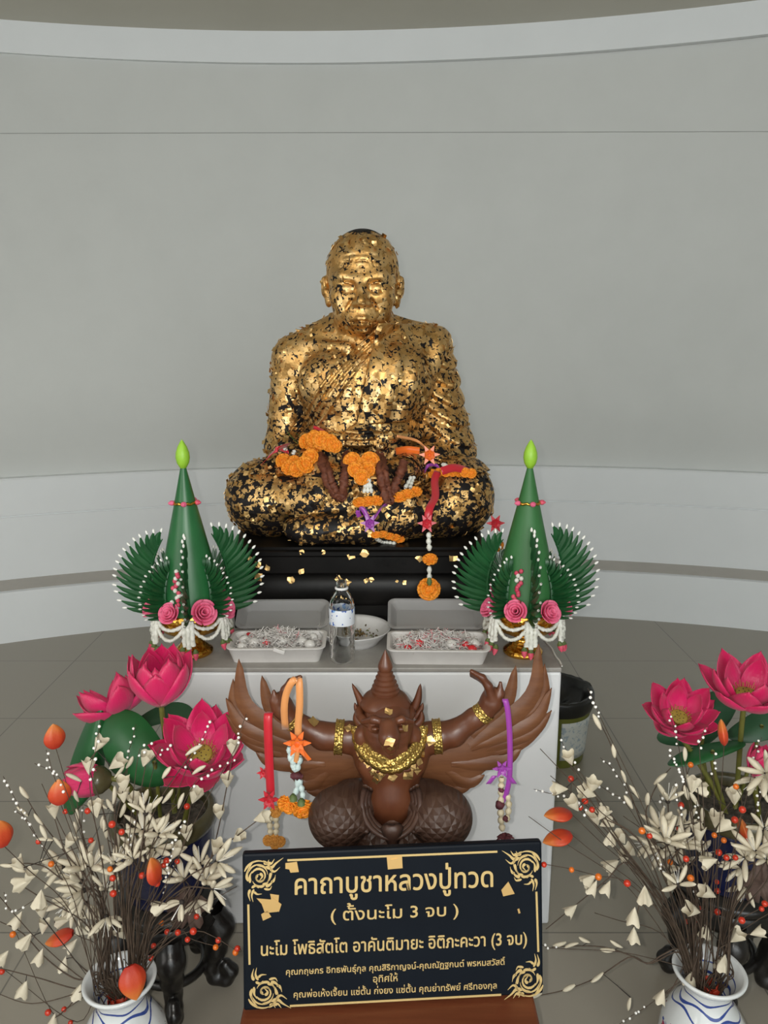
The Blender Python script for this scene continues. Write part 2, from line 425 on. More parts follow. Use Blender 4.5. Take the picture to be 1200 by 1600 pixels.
M_flake = mat('loose_gold_leaf', (.72, .47, .19), .40, 1.0)
M_black = mottled('black_lacquer', (.003, .0028, .0026), (.008, .007, .0065), 12, .38, .12, 60, .002, Specular_IOR_Level=.16)

MZ = .95
monk = thing('monk_statue', 'seated golden monk statue covered in gold leaf on a black base', 'statue', (-.07, 2.33, PT))
hz = MZ - PT
def monk_field():
    f = Field((-.44, -.38, -.01), (.44, .28, .90), .0038); sm = (-1, 1)
    # pelvis, torso, shoulders
    f.ell((0, .01, .10), (.25, .21, .13), .03)
    f.ell((0, -.005, .25), (.165, .135, .17), .05); f.ell((0, .005, .41), (.185, .128, .16), .05)
    for s in sm:
        f.cap((s*.195, .03, .51), (s*.05, .03, .575), .062, .068, .05)
        f.cap((s*.178, -.14, .41), (s*.186, -.09, .22), .024, .040, .02, 's')
        f.ell((s*.085, -.085, .435), (.09, .05, .075), .05)         # chest
    f.cap((.0, .02, .50), (.008, -.015, .62), .07, .062, .04)
    # legs folded flat, soles up
    for s in sm:
        f.cap((s*.12, .02, .10), (s*.285, -.10, .105), .115, .098, .04); f.ell((s*.29, -.125, .108), (.098, .10, .105), .03)
    f.cap((.29, -.14, .085), (.02, -.255, .055), .082, .055, .03); f.cap((-.29, -.14, .10), (.03, -.225, .12), .085, .06, .03)
    f.cap((.02, -.265, .05), (-.13, -.285, .045), .048, .04, .02); f.ell((-.155, -.28, .045), (.05, .045, .035), .02)
    f.cap((.03, -.235, .125), (.13, -.235, .12), .05, .035, .02)
    f.cap((-.352, -.06, .004), (-.25, -.16, .055), .022, .06, .03); f.cap((.345, -.06, .004), (.25, -.16, .055), .02, .06, .03)  # robe spread under the knees
    # arms
    for s in sm:
        f.cap((s*.205, .03, .49), (s*.24, .03, .24), .062, .053, .03); f.cap((s*.242, .025, .235), (s*.12, -.19, .185), .052, .036, .025)
        f.cap((s*.12, -.19, .185), (s*.06, -.235, .175), .034, .034, .02); f.ell((s*.045, -.245, .172), (.05, .04, .022), .02)
        for k in range(4):                                           # fingers, curled over one another
            y0 = -.222 - k*.015
            f.chain([(s*.02, y0, .175), (-s*.018, y0 - .004, .178 + (s > 0)*.016), (-s*.045, y0 - .002, .172 + (s > 0)*.016)], [.0095, .0085, .007], .004)
        f.chain([(s*.06, -.225, .19), (s*.035, -.222, .207), (s*.008, -.225, .212)], [.013, .011, .009], .006)
    # head, bowed a little
    hx = .008
    f.ell((hx, -.002, .752), (.105, .117, .115), .02); f.ell((hx, -.045, .67), (.086, .085, .085), .04)
    f.ell((hx, -.055, .628), (.066, .068, .052), .03); f.ell((hx, -.103, .592), (.028, .022, .02), .02)
    for s in sm:
        X = lambda x: hx + s*x
        f.ell((X(.060), -.083, .672), (.028, .028, .026), .03)
        f.chain([(X(.082), -.066, .715), (X(.052), -.103, .728), (X(.014), -.116, .719)], [.011, .013, .011], .016)
        f.ell((X(.040), -.126, .698), (.027, .017, .014), .012, 's')
        f.ell((X(.041), -.100, .694), (.026, .019, .0165), .005)     # lowered lids
        f.chain([(X(.064), -.105, .687), (X(.041), -.122, .683), (X(.02), -.113, .688)], .0026, .003, 's')
        f.chain([(X(.066), -.097, .707), (X(.041), -.112, .711), (X(.018), -.110, .704)], .0024, .003, 's')
        f.chain([(X(.064), -.096, .676), (X(.042), -.112, .669), (X(.022), -.111, .674)], .006, .008)
        f.ell((X(.0165), -.129, .653), (.012, .013, .010), .007); f.ell((X(.009), -.140, .645), (.005, .006, .004), .003, 's')
        f.chain([(X(.027), -.122, .662), (X(.043), -.112, .635), (X(.049), -.100, .607)], [.004, .005, .004], .008, 's')
        f.ell((X(.056), -.075, .632), (.02, .03, .03), .02)          # jowl
        f.ell((X(.109), .004, .708), (.012, .028, .030), .010, rot=(0, 0, s*.45)); f.ell((X(.100), -.006, .672), (.011, .02, .024), .012)
        f.ell((X(.119), -.012, .708), (.005, .012, .018), .006, 's')
        f.ell((X(.106), -.016, .69), (.008, .008, .010), .006)
    f.chain([(hx, -.112, .718), (hx, -.127, .69), (hx, -.145, .657)], [.010, .011, .0145], .012)
    f.ell((hx, -.105, .617), (.042, .026, .028), .02)
    f.chain([(hx - .03, -.119, .608), (hx - .008, -.134, .613), (hx + .008, -.134, .613), (hx + .03, -.119, .608)], [.005, .0065, .0065, .005], .005)
    f.chain([(hx - .024, -.120, .598), (hx, -.132, .596), (hx + .024, -.120, .598)], [.006, .0085, .006], .006)
    f.chain([(hx - .036, -.114, .602), (hx, -.138, .6045), (hx + .036, -.114, .602)], .003, .003, 's')
    f.chain([(hx - .02, -.118, .581), (hx, -.124, .582), (hx + .02, -.118, .581)], .004, .008, 's')
    for z in (.752, .768, .785): f.chain([(hx - .055, -.101, z - .004), (hx, -.117, z), (hx + .055, -.101, z - .004)], .0022, .004, 's')
    for s in sm: f.chain([(hx + s*.006, -.124, .716), (hx + s*.008, -.120, .735)], .002, .003, 's')
    # collar bones
    for s in sm: f.chain([(s*.03, -.085, .535), (s*.16, -.02, .545)], .010, .015)
    return f
mf = monk_field()
body = link('body', mf.mesh('monk_body'), M_leaf, monk); body.location.z = hz
# the robe: over the shoulder on the right of the picture, open on the other
X, Y, Z = np.meshgrid(*[(mf.lo[k] + mf.h*np.arange(mf.n[k])).astype(np.float32) for k in range(3)], indexing='ij')
rf = Field((-.44, -.38, -.01), (.44, .28, .90), .0038)
ax, az, bx_, bz_ = .060, .595, -.165, .345
L = math.hypot(bx_-ax, bz_-az); nx, nzv = -(bz_-az)/L, (bx_-ax)/L
bow = .018*np.sin(np.clip((az - Z)/(az - bz_), 0, 1)*PI)
fd = (X - ax)*nx + (Z - az)*nzv + bow                                # > 0 on the covered side
A = mf.F.copy()
armw = np.clip((X - .17)/.04, 0, 1)*np.clip((Z - .14)/.05, 0, 1)
sl_ = Field((-.44, -.38, -.01), (.44, .28, .90), .0038); sl_.cap((.215, .03, .47), (.258, .0, .22), .066, .078, .02); sl_.cap((.258, 0, .22), (.20, -.09, .19), .078, .05, .02)
A = np.minimum(A, sl_.F + .002)
rib = np.where((fd > 0) & (fd < .062), .0055*(.5 + .5*np.sin(fd*2*PI/.0155)), 0)
folds = armw*.0055*np.sin((Z*1.0 + X*.55 - Y*.5)*2*PI/.045) + .0035*np.clip((.22 - Z)/.1, 0, 1)*np.clip((Z - .02)/.05, 0, 1)*np.sin((X*.8 + Z*1.6 + Y)*2*PI/.05)
robe = np.maximum(A - .009 - rib - folds, -fd)
pl_left = .052 - (.60 - Z)*.22; pl_right = .262 - (.56 - Z)*.33
panel = np.maximum.reduce([A - .029 - .003*np.sin((X - pl_left)*2*PI/.06), pl_left - X, X - pl_right, .325 + (X - .1)*.06 - Z, Y - .10])
robe = np.maximum(np.minimum(robe, panel), Z - .60)
robe = np.maximum(robe, -(Z - .185))                                 # the skirt of the robe is sculpted with the legs
rf.F = robe.astype(np.float32)
rf.cap((.085, .035, .600), (.232, .015, .548), .034, .036, .025); rf.cap((.232, .015, .548), (.246, .01, .535), .036, .022, .01)
for x0, z0, q in ((0, .285, 0),): rf.ell((x0, -.155, z0), (.04, .026, .038), .01)
for k in range(3): rf.chain([(-.035, -.172, .268 + k*.017), (0, -.183, .266 + k*.017), (.035, -.172, .268 + k*.017)], .0055, .004)
rf.chain([(-.165, -.085, .275), (-.09, -.145, .28), (0, -.158, .285), (.09, -.15, .285), (.17, -.09, .285)], .016, .01)
for x0, z0 in ((-.062, .262), (-.075, .285), (.06, .262)): rf.ell((x0, -.158, z0), (.022, .018, .018), .008)
rb = link('robe', rf.mesh('monk_robe'), M_leaf, monk); rb.location.z = hz
# black base: slab with a raised lip over a waisted block on corner feet
def rrect(hx, hy, r, n=6):
    return [(sx*(hx - r) + r*math.cos(a), sy*(hy - r) + r*math.sin(a)) for sx, sy, a0 in ((1, 1, 0), (-1, 1, 90), (-1, -1, 180), (1, -1, 270)) for a in [math.radians(a0 + 90*k/n) for k in range(n + 1)]]
def loft(b, secs, n=6):
    b.grid([[(x, y, z) for x, y in rrect(hx, hy, r, n)] for hx, hy, r, z in secs], cv=True)
    o = len(b.v) - len(secs)*4*(n+1); m = 4*(n+1)
    b.f.append(tuple(o + k for k in range(m))[::-1]); b.f.append(tuple(o + (len(secs)-1)*m + k for k in range(m))); b.mi.extend([b.cur]*2)
b = MB(); loft(b, [(.342, .29, .03, .05), (.348, .302, .04, .07), (.35, .306, .04, .10), (.348, .303, .04, .13), (.340, .294, .03, .145), (.338, .29, .03, .15), (.352, .303, .02, .153), (.357, .310, .02, .160), (.357, .310, .02, .205), (.362, .316, .02, .21), (.362, .316, .02, .221), (.352, .306, .02, .225), (.352, .306, .02, .232)])
base = b.build('base', M_black, monk, sharp=40, label='black lacquered base')
b = MB()
ap = [(-.345, 0.0), (-.345, .065), (.345, .065), (.345, 0.0), (.25, 0.0), (.235, .018), (.20, .032), (.12, .026), (.06, .036), (0, .028), (-.06, .036), (-.12, .026), (-.20, .032), (-.235, .018), (-.25, 0)]
b.prism(ap[::-1], Matrix.Translation((0, -.285, 0)) @ Matrix.Rotation(PI/2, 4, 'X'), .02); b.box((0, 0, .03), (.66, .55, .058)); b.build('skirt', M_black, monk, smooth=False, label='scalloped black skirt of the base')
# loose leaves standing off the surface
def flakes(src, off, count, size, cond, seed, extra=()):
    rnd = np.random.RandomState(seed); b = MB(); me = src.data; k = 0
    n = len(me.polygons); cen = np.empty(n*3, np.float32); me.polygons.foreach_get('center', cen); cen = cen.reshape(-1, 3); nor = np.empty(n*3, np.float32); me.polygons.foreach_get('normal', nor); nor = nor.reshape(-1, 3)
    while k < count:
        i = rnd.randint(n); p = cen[i]; q = nor[i]
        if not cond(p, q, rnd): continue
        N = (Vector(q)*1.0 + Vector(rnd.uniform(-.55, .55, 3))).normalized(); u = N.orthogonal().normalized(); w = N.cross(u); a = rnd.uniform(0, PI)
        u, w = u*math.cos(a) + w*math.sin(a), w*math.cos(a) - u*math.sin(a); s = size*rnd.uniform(.55, 1.15); c = Vector(p) + Vector(q)*.0022 + Vector((0, 0, off)); cu = rnd.uniform(-.25, .25)*s
        P = [[c + u*s*(x - .5) + w*s*(y - .5) + N*cu*(abs(x - .5) + (y - .5)**2)*1.2 for y in (0, .5, 1)] for x in (0, .5, 1)]
        b.sheet(P, .0006); k += 1
    return b
cond = lambda p, q, r: q[1] < .35 and p[2] > .01 and p[2] < .845 and not (abs(p[0]) < .09 and .57 < p[2] < .80 and p[1] < -.05 and r.rand() < .92)
fb = flakes(body, hz, 900, .013, cond, 3)
fb2 = flakes(rb, hz, 420, .013, lambda p, q, r: q[1] < .35, 5)
o = len(fb.v); fb.v += fb2.v; fb.f += [tuple(i + o for i in f) for f in fb2.f]; fb.mi += fb2.mi
fb.build('loose_gold_leaf', M_flake, monk, smooth=False, kind='stuff')
# leaves fallen on the base
def leaf_bit(name, c, N, s, parent=None, label=None, seed=0):
    r = random.Random(seed); N = Vector(N).normalized(); u = N.orthogonal().normalized(); w = N.cross(u); a = r.uniform(0, PI); u, w = u*math.cos(a) + w*math.sin(a), w*math.cos(a) - u*math.sin(a)
    P = [[Vector(c) + u*s*(x + r.uniform(-.12, .12)) + w*s*(y + r.uniform(-.12, .12)) + N*(s*.16*(r.random()) + .001) for y in (-.5, 0, .5)] for x in (-.5, 0, .5)]
    b = MB(); b.sheet(P, .0008); return b.build(name, M_flake, parent, smooth=False)
for k, (x, y, s) in enumerate([(548, 868, 14), (570, 864, 16), (655, 872, 13), (708, 870, 17), (403, 882, 12), (418, 887, 11), (471, 893, 11), (455, 906, 14), (404, 902, 16), (530, 905, 13), (543, 910, 12), (572, 907, 9), (580, 905, 9), (632, 910, 8), (620, 908, 6), (390, 872, 12), (472, 862, 9), (505, 863, 9)]):
    D = 2.33 - (.312 if y < 895 else .31); p = PD(x, y, D)
    leaf_bit('gold_leaf_scrap', (p.x + .07, p.y - 2.33 - .001, p.z - PT), (0, -1, .15), s*.00125, monk, seed=k)
# ================================================================ foam boxes, plate and bottle on the plinth
M_foam = mottled('white_foam', (.66, .64, .62), (.72, .70, .68), 30, .55, .1, 300, .0005)
M_lid = mat('translucent_lid', (.50, .49, .48), .35, 0, Alpha=.42)
M_candy_red = mat('red_cellophane', (.62, .02, .03), .22, .0, Coat_Weight=.5)
M_candy_white = mat('clear_cellophane', (.62, .60, .57), .25)
M_shred = mat('white_shreds', (.72, .69, .66), .4)
M_shred2 = mat('pink_shreds', (.70, .30, .32), .4)
def tray_rings(b, secs):
    loft(b, secs)
def foam_box(name, cx, cy, w, d, rz, label, gr, seed, nred, nwhite, pink):
    rnd = random.Random(seed)
    bx = thing(name, label, 'food box', (cx, cy, PT), rz, 'foam boxes of offerings on the plinth')
    h = .042
    b = MB(); loft(b, [(w/2 - .016, d/2 - .016, .012, 0), (w/2 - .004, d/2 - .004, .02, h - .006), (w/2, d/2, .022, h - .003), (w/2, d/2, .022, h), (w/2 - .008, d/2 - .008, .018, h), (w/2 - .012, d/2 - .012, .016, h - .008), (w/2 - .022, d/2 - .022, .012, .006)])
    b.build('tray', M_foam, bx, sharp=50)
    # lid thrown back, its hollow side to the front
    b = MB(); h2 = .030
    loft(b, [(w/2 - .018, d/2 - .018, .012, -h2), (w/2 - .004, d/2 - .004, .02, -.006), (w/2, d/2, .022, -.003), (w/2, d/2, .022, 0), (w/2 - .008, d/2 - .008, .018, 0), (w/2 - .014, d/2 - .014, .016, -.008), (w/2 - .024, d/2 - .024, .012, -h2 + .006)])
    ld = b.build('lid', M_lid, bx, sharp=50, label='grey translucent lid'); th = math.radians(26)
    ld.location = (0, d/2 + .008 + d/2*math.cos(th)*.82, h + .004 + d/2*math.sin(th)*.82); ld.rotation_euler = (th, 0, 0); ld.scale = (1, .82, 1)
    if seed == 1:
        b = MB(); b.box((0, 0, 0), (.030, .012, .010), Matrix.Rotation(.35, 3, 'Y')); b.build('latch_tab', M_foam, bx, smooth=False, loc=(.01, -d/2 - .002, h - .004), bevel=.002)
    # wrapped candies
    R = Matrix.Rotation(rz, 3, 'Z'); spots = []
    def put(r):
        for _ in range(400):
            x, y = rnd.uniform(-w/2 + .035, w/2 - .035), rnd.uniform(-d/2 + .03, d/2 - .03)
            if all((x-a)**2 + (y-c)**2 > (.9*(r + q))**2 for a, c, q in spots): break
        spots.append((x, y, r)); mound = .016*(1 - (2*x/w)**2)
        return Vector((x, y, .010 + r + mound + rnd.uniform(0, .008)))
    for k in range(nred + nwhite):
        red = k < nred; r = rnd.uniform(.010, .013) if red else rnd.uniform(.012, .016); p = R @ put(r)
        b = MB(); b.ell((0, 0, 0), (r, r*.95, r*.85), 8, 10)
        b.v = [tuple(Vector(v)*(1 + rnd.uniform(-.08, .08))) for v in b.v]
        o = b.build('wrapped_candy', M_candy_red if red else M_candy_white, None, loc=(cx + p.x, cy + p.y, PT + p.z), merge=1e-5)
        tag(o, ('red' if red else 'clear') + ' wrapped candy among shreds in the %s foam box on the plinth' % gr, 'candy', '%s wrapped candies in the %s foam box' % ('red' if red else 'clear', gr))
    # curled paper shreds, a heap of them
    b = MB()
    for k in range(1500):
        x, y = rnd.gauss(0, w*.24), rnd.gauss(0, d*.24)
        if abs(x) > w/2 - .02 or abs(y) > d/2 - .018: continue
        z = .016 + .036*max(0, 1 - (2*x/w)**2)*max(.2, 1 - (2*y/d)**2)*rnd.uniform(.3, 1.25) + .006; a = rnd.uniform(0, 2*PI); L = rnd.uniform(.014, .036); up = rnd.uniform(-.3, .9)
        q = Vector((math.cos(a), math.sin(a), up)).normalized()*L; s_ = Vector((-math.sin(a), math.cos(a), rnd.uniform(-.5, .5)))*L*rnd.uniform(-.6, .6)
        c = Vector((x, y, z)); b.cur = 1 if rnd.random() < pink else 0
        b.tube([c - q*.5, c + s_*.5, c + q*.5], [.0011, .0017, .0008], 4, flat=.5)
    o = b.build('paper_shreds', (M_shred, M_shred2), None, loc=(cx, cy, PT), rot=(0, 0, rz), kind='stuff')
    tag(o, 'heap of curled white shreds over candies in the %s foam box' % gr, 'shredded paper', None, 'stuff')
foam_box('foam_box', -.268, 1.832, .245, .128, .02, 'open white foam box with loose tab, left of the water bottle, holding mostly white shreds', 'left', 1, 5, 9, .02)
foam_box('foam_box', .135, 1.822, .255, .135, -.02, 'open white foam box right of the plate, holding many red wrapped candies', 'right', 2, 11, 5, .12)
b = MB(); b.lathe([(.0001, .004), (.055, .004), (.06, 0), (.066, 0), (.068, .006), (.088, .026), (.096, .037), (.0975, .0395), (.096, .041), (.09, .034), (.066, .013), (.05, .009), (.0001, .009)], 48)
pp = PD(553, 985, 1.925)
tag(b.build('plate', mat('grey_white_ceramic', (.60, .59, .58), .3), None, loc=(pp.x, 1.925, PT)), 'shallow white plate with scraps of gold leaf behind the water bottle', 'plate')
b = MB(); rnd = random.Random(4)
for k in range(70):
    a = rnd.uniform(0, 2*PI); r = abs(rnd.gauss(.02, .025))
    if r > .065: continue
    c = Vector((.015 + r*math.cos(a), r*math.sin(a)*.8, .013 + rnd.uniform(0, .008) + max(0, r - .05)*.6)); L = rnd.uniform(.004, .014); d = Vector((rnd.uniform(-1, 1), rnd.uniform(-1, 1), rnd.uniform(0, .5))).normalized()*L
    b.cur = rnd.choice((0, 0, 1, 2)); b.tube([c, c + d*.5 + Vector((0, 0, .002)), c + d], [.001, rnd.uniform(.001, .003), .0006], 5)
o = b.build('flower_scraps', (mat('dry_brown_scraps', (.10, .07, .03), .7), M_flake, mat('dry_green_scraps', (.12, .13, .05), .7)), None, loc=(pp.x, 1.925, PT))
tag(o, 'dry brown flower scraps and gold leaf lying in the white plate', 'scraps', None, 'stuff')
# water bottle
M_pet = mat('clear_bottle', (.95, .97, .98), .05, 0, Transmission_Weight=1.0, IOR=1.3)
bp_ = PD(535, 1031, 1.795)
bottle = thing('water_bottle', 'open clear plastic water bottle with blue and white label on the plinth', 'bottle', (bp_.x, 1.795, PT))
prof = [(.0001, .004), (.018, .003), (.026, 0), (.030, .004), (.0315, .012), (.0315, .02), (.0303, .024), (.0315, .028), (.0315, .038), (.0303, .042), (.0315, .046), (.0315, .058), (.0303, .062), (.0315, .066), (.0315, .078), (.0303, .083), (.0310, .09), (.0310, .142), (.0315, .148), (.0295, .158), (.0235, .170), (.0165, .179), (.0135, .184), (.0130, .190), (.0130, .207), (.0115, .207), (.0115, .190), (.0125, .182)]
b = MB(); b.lathe(prof[:-2] + [(.0112, .186), (.0001, .184)], 40); b.build('bottle_body', M_pet, bottle)
b = MB(); b.lathe([(.0131, .186), (.0165, .187), (.0165, .191), (.0131, .192)], 32, cap=False); b.build('neck_ring', mat('white_neck_ring', (.8, .8, .8), .3), bottle)
M_lab = mat('bottle_label', (.8, .83, .88), .35); t = NT(M_lab)
v = t.coord(); t.col(t.mix(t.math('GREATER_THAN', t.noise(70, 2, .5, v), .60), t.mix(t.math('GREATER_THAN', t.noise(38, 1, .5, v), .62), (.74, .78, .84), (.25, .45, .75)), (.03, .10, .42)))
b = MB(); b.lathe([(.0316, .100), (.0318, .101), (.0318, .139), (.0316, .140)], 40, cap=False); b.build('label', M_lab, bottle)
s0 = PD(526, 897, 1.80)
b = MB(); b.tube([(bp_.x - .004, 1.797, PT + .186), (bp_.x - .006, 1.80, PT + .21), (s0.x, 1.80, s0.z)], .0016, 6)
tag(b.build('incense_stick', mat('dark_stick', (.03, .02, .015), .6)), 'thin dark stick standing in the neck of the water bottle', 'incense stick')

# ================================================================ banana-leaf cone offerings on gilt stands
M_leafg = mottled('banana_leaf_green', (.007, .060, .017), (.013, .095, .027), 20, .42, .15, 160, .001)
M_coneg = mottled('cone_leaf_green', (.012, .10, .028), (.02, .135, .04), 30, .38, .15, 160, .0008, stretch=(1, 1, .08))
M_coneg2 = mottled('cone_leaf_green_matt', (.025, .125, .03), (.035, .155, .045), 30, .55, .15, 160, .0008, stretch=(1, 1, .08))
M_bud = mottled('pale_green_bud', (.24, .48, .025), (.33, .60, .05), 30, .45)
M_gilt = mat('gilt_stand', (.78, .42, .07), .2, 1.0); t = NT(M_gilt); t.bump(t.voro(120, 'F1', t.coord()), .5, .002)
M_jas = mottled('white_jasmine', (.62, .62, .54), (.82, .82, .76), 90, .6)
M_rose = mottled('pink_cloth_rose', (.70, .09, .20), (.82, .19, .32), 40, .6)
M_rbud = mottled('rosebud_red', (.50, .03, .08), (.75, .12, .18), 60, .6)
M_calyx = mat('bud_calyx_green', (.10, .14, .04), .6)
M_tip = mat('pearl_white_tip', (.85, .85, .80), .4)
def rose_mesh(r, seed):
    rnd = random.Random(seed); b = MB()
    for ring, (n, rr, h, op) in enumerate(((3, .26, 1.0, .0), (4, .48, .96, .08), (5, .70, .88, .2), (6, .92, .70, .45))):
        for k in range(n):
            a0 = 2*PI*k/n + ring*.6 + rnd.uniform(-.2, .2); w = 2*PI/n*1.25; P = []
            for i in range(4):
                u = i/3; row = []
                for j in range(5):
                    q = a0 + w*(j/4 - .5)*(1 - .25*u*u); ro = r*(.12 + (rr - .12)*u**.7 + op*.18*u*u*(1 + .2*rnd.random()))
                    row.append((ro*math.cos(q), ro*math.sin(q), r*(h*u - .35*(1 - u) - .25*op*u**3*((j/4 - .5)**2*3))))
                P.append(row)
            b.sheet(P, r*.05)
    return b.mesh('cloth_rose')
ROSE = [rose_mesh(.033, k) for k in range(3)]
for me in ROSE: me.materials.append(M_rose); me.polygons.foreach_set('use_smooth', np.ones(len(me.polygons), bool))
def lumpy(b, pts, r, n=8, step=.004, jit=.3, rnd=random):
    """a strand of small buds threaded closely: one bumpy rope"""
    p = [Vector(q) for q in pts]; L = sum((p[i+1]-p[i]).length for i in range(len(p)-1)); b.tube(spl(p, max(6, int(L/step))), r, n, jit=jit)
def fan_mesh(nb=15):
    Sp = bez((.082, 0, -.004), (.118, 0, .06), (.092, 0, .135), (.058, 0, .188), 60); Tp = bez((.158, 0, .004), (.212, 0, .085), (.150, 0, .205), (.061, 0, .200), 60); b = MB(); tips = []
    for i in range(nb):
        u = (i/(nb-1)); k = min(59, int(u*52)); s = Sp[k]; k2 = min(59, int(59*(u**.9))); e = Tp[k2]; d = e - s; L = d.length; y = .0018*(1 if i % 2 else -1)
        side = Vector((0, 1, 0)); w = d.normalized().cross(side); P = []
        for q, hw, ht in ((-.12, .0045, .004), (.15, .0088, .0055), (.45, .0078, .0050), (.75, .0052, .0036), (.93, .0022, .0018), (1.0, .0003, .0003)):
            c = s + d*q + Vector((0, y, 0)) + w*(.006*math.sin(PI*max(0, q)))*(-1)
            P.append([c + w*hw, c + side*ht, c - w*hw, c - side*ht])
        b.grid(P, cv=True); tips.append((e + Vector((0, y, 0)), d.normalized()))
    # folded rib the blades spring from
    b.tube([p - Vector((.004, 0, 0)) for p in Sp[::4]], [.0095 - .0075*i/14 for i in range(15)], 8, flat=.7)
    t_ = MB(); t_.tube([(0, 0, -.003), (0, 0, .001), (0, 0, .005), (0, 0, .0085)], [.0016, .0034, .0028, .0004], 7)
    return b.mesh('leaf_fan'), t_.mesh('fan_tip'), tips
FAN, FTIP, TIPS = fan_mesh()
FAN.materials.append(M_leafg); FTIP.materials.append(M_tip)
for me in (FAN, FTIP): me.polygons.foreach_set('use_smooth', np.ones(len(me.polygons), bool))
FAN.set_sharp_from_angle(angle=math.radians(50))
def leaf_cone(px, D, label, seed, front, mcone, string):
    rnd = random.Random(seed); p = PD(px, 1035, D)
    k = thing('leaf_cone_offering', label, 'flower offering', (p.x, D, PT), 0, 'banana-leaf cone offerings')
    b = MB(); b.lathe([(.0001, 0), (.046, 0), (.050, .004), (.050, .010), (.043, .016), (.032, .026), (.024, .038), (.021, .046), (.027, .050), (.027, .055), (.021, .059), (.030, .058), (.056, .062), (.072, .070), (.080, .084), (.083, .104), (.083, .121), (.081, .123), (.0001, .118)], 40)
    b.build('gilt_stand', M_gilt, k)
    b = MB(); b.lathe([(.082, .118), (.080, .135), (.070, .19), (.058, .255), (.026, .392), (.007, .478), (.0001, .480)], 40); b.build('cone', mcone, k, sharp=60)
    b = MB(); b.lathe([(.0001, .474), (.0075, .477), (.0145, .489), (.0172, .502), (.0160, .515), (.0112, .529), (.0046, .541), (.0001, .547)], 20); b.build('bud', M_bud, k)
    b = MB(); b.tube([(.0275*math.cos(a), .0275*math.sin(a), .392 + .0012*math.sin(a*9)) for a in [2*PI*i/40 for i in range(40)]], .0036, 7, closed=True, jit=.25); rg = b.build('ring', M_gilt, k)
    for i in range(5):
        a = -PI/2 + 2*PI*i/5 + (.15 if string else .63); c = Vector((.032*math.cos(a), .032*math.sin(a), .393)); b = MB()
        b.ell(c, (.0075, .0075, .0065), 7, 9); b.ell(c + Vector((.0055*math.cos(a), .0055*math.sin(a), 0)), (.004, .004, .0035), 6, 8); b.build('ring_flower', M_rbud if i % 2 else M_rose, rg)
    for i in range(8):
        a = -PI/2 + front + 2*PI*i/8; f = bpy.data.objects.new('leaf_fan', FAN); COL.objects.link(f); f.parent = k; f.location = (0, 0, .125); f.rotation_euler = (0, 0, a); f.scale = (1, 1, 1.0 + rnd.uniform(-.04, .05)) if i % 2 == 0 else (.84, 1, .70)
        for e, d in TIPS:
            g = bpy.data.objects.new('bud_tip', FTIP); COL.objects.link(g); g.parent = f; g.location = e; g.rotation_euler = d.to_track_quat('Z', 'Y').to_euler()
    for i in range(8):
        a = -PI/2 + front + 2*PI*(i + .5)/8 + rnd.uniform(-.1, .1); r = bpy.data.objects.new('rose', ROSE[i % 3]); COL.objects.link(r); r.parent = k
        r.location = (.088*math.cos(a), .088*math.sin(a), .132 + rnd.uniform(-.006, .006)); r.rotation_euler = (rnd.uniform(.9, 1.2), 0, a + PI/2); r.scale = (rnd.uniform(.8, 1.0),)*3
    for i in range(6):
        a0, a1 = [-PI/2 + front + 2*PI*q/6 for q in (i, i + 1)]
        for sag, rr in ((.026, .090), (.052, .094)):
            b = MB(); lumpy(b, [(rr*(1 + .05*math.sin(PI*u))*math.cos(a0 + (a1-a0)*u), rr*(1 + .05*math.sin(PI*u))*math.sin(a0 + (a1-a0)*u), .118 - sag*4*u*(1-u)*.95) for u in [j/10 for j in range(11)]], .0046, 8, .003, .3); b.build('garland_swag', M_jas, k)
        T = MB()
        for j in range(3):
            q = a0 + (j - 1)*.10; L = .062 + .006*(j == 1); lumpy(T, [(.094*math.cos(q), .094*math.sin(q), .118), (.098*math.cos(q), .098*math.sin(q), .09), (.099*math.cos(q), .099*math.sin(q), .118 - L)], .0058, 8, .003, .34)
        ts = T.build('tassel', M_jas, k)
        for j in range(3):
            q = a0 + (j - 1)*.15; c = Vector((.1*math.cos(q), .1*math.sin(q), .118 - .066 - .004*j)); b = MB(); dn = Vector((math.cos(q)*.3, math.sin(q)*.3, -1)).normalized()
            b.cur = 0; b.tube([c, c + dn*.008, c + dn*.017, c + dn*.024], [.004, .0075, .006, .001], 8); b.cur = 1; b.tube([c - dn*.004, c + dn*.002, c + dn*.007], [.002, .0065, .0078], 8)
            b.build('rosebud', (M_rbud, M_calyx), ts)
    # little strings of pink and white flowers laid up the cone
    for a in string:
        b = MB()
        for j in range(16):
            z = .150 + .0075*j*.75; c = Vector((.086 - .02*j/16 - .002, 0, z)); c.rotate(Euler((0, 0, -PI/2 + a + rnd.uniform(-.14, .14)))); b.cur = rnd.choice((0, 0, 1)); b.ell(c, (.006,)*3, 5, 6)
        b.build('flower_string', (M_rbud, M_jas), k)
    return k
leaf_cone(303, 1.845, 'green banana-leaf cone on a gilt stand, left of the golden monk', 1, .16, M_coneg, (-.22, -1.0))
leaf_cone(816, 1.845, 'green banana-leaf cone on a gilt stand, right of the golden monk', 2, .0, M_coneg2, (-.45,))
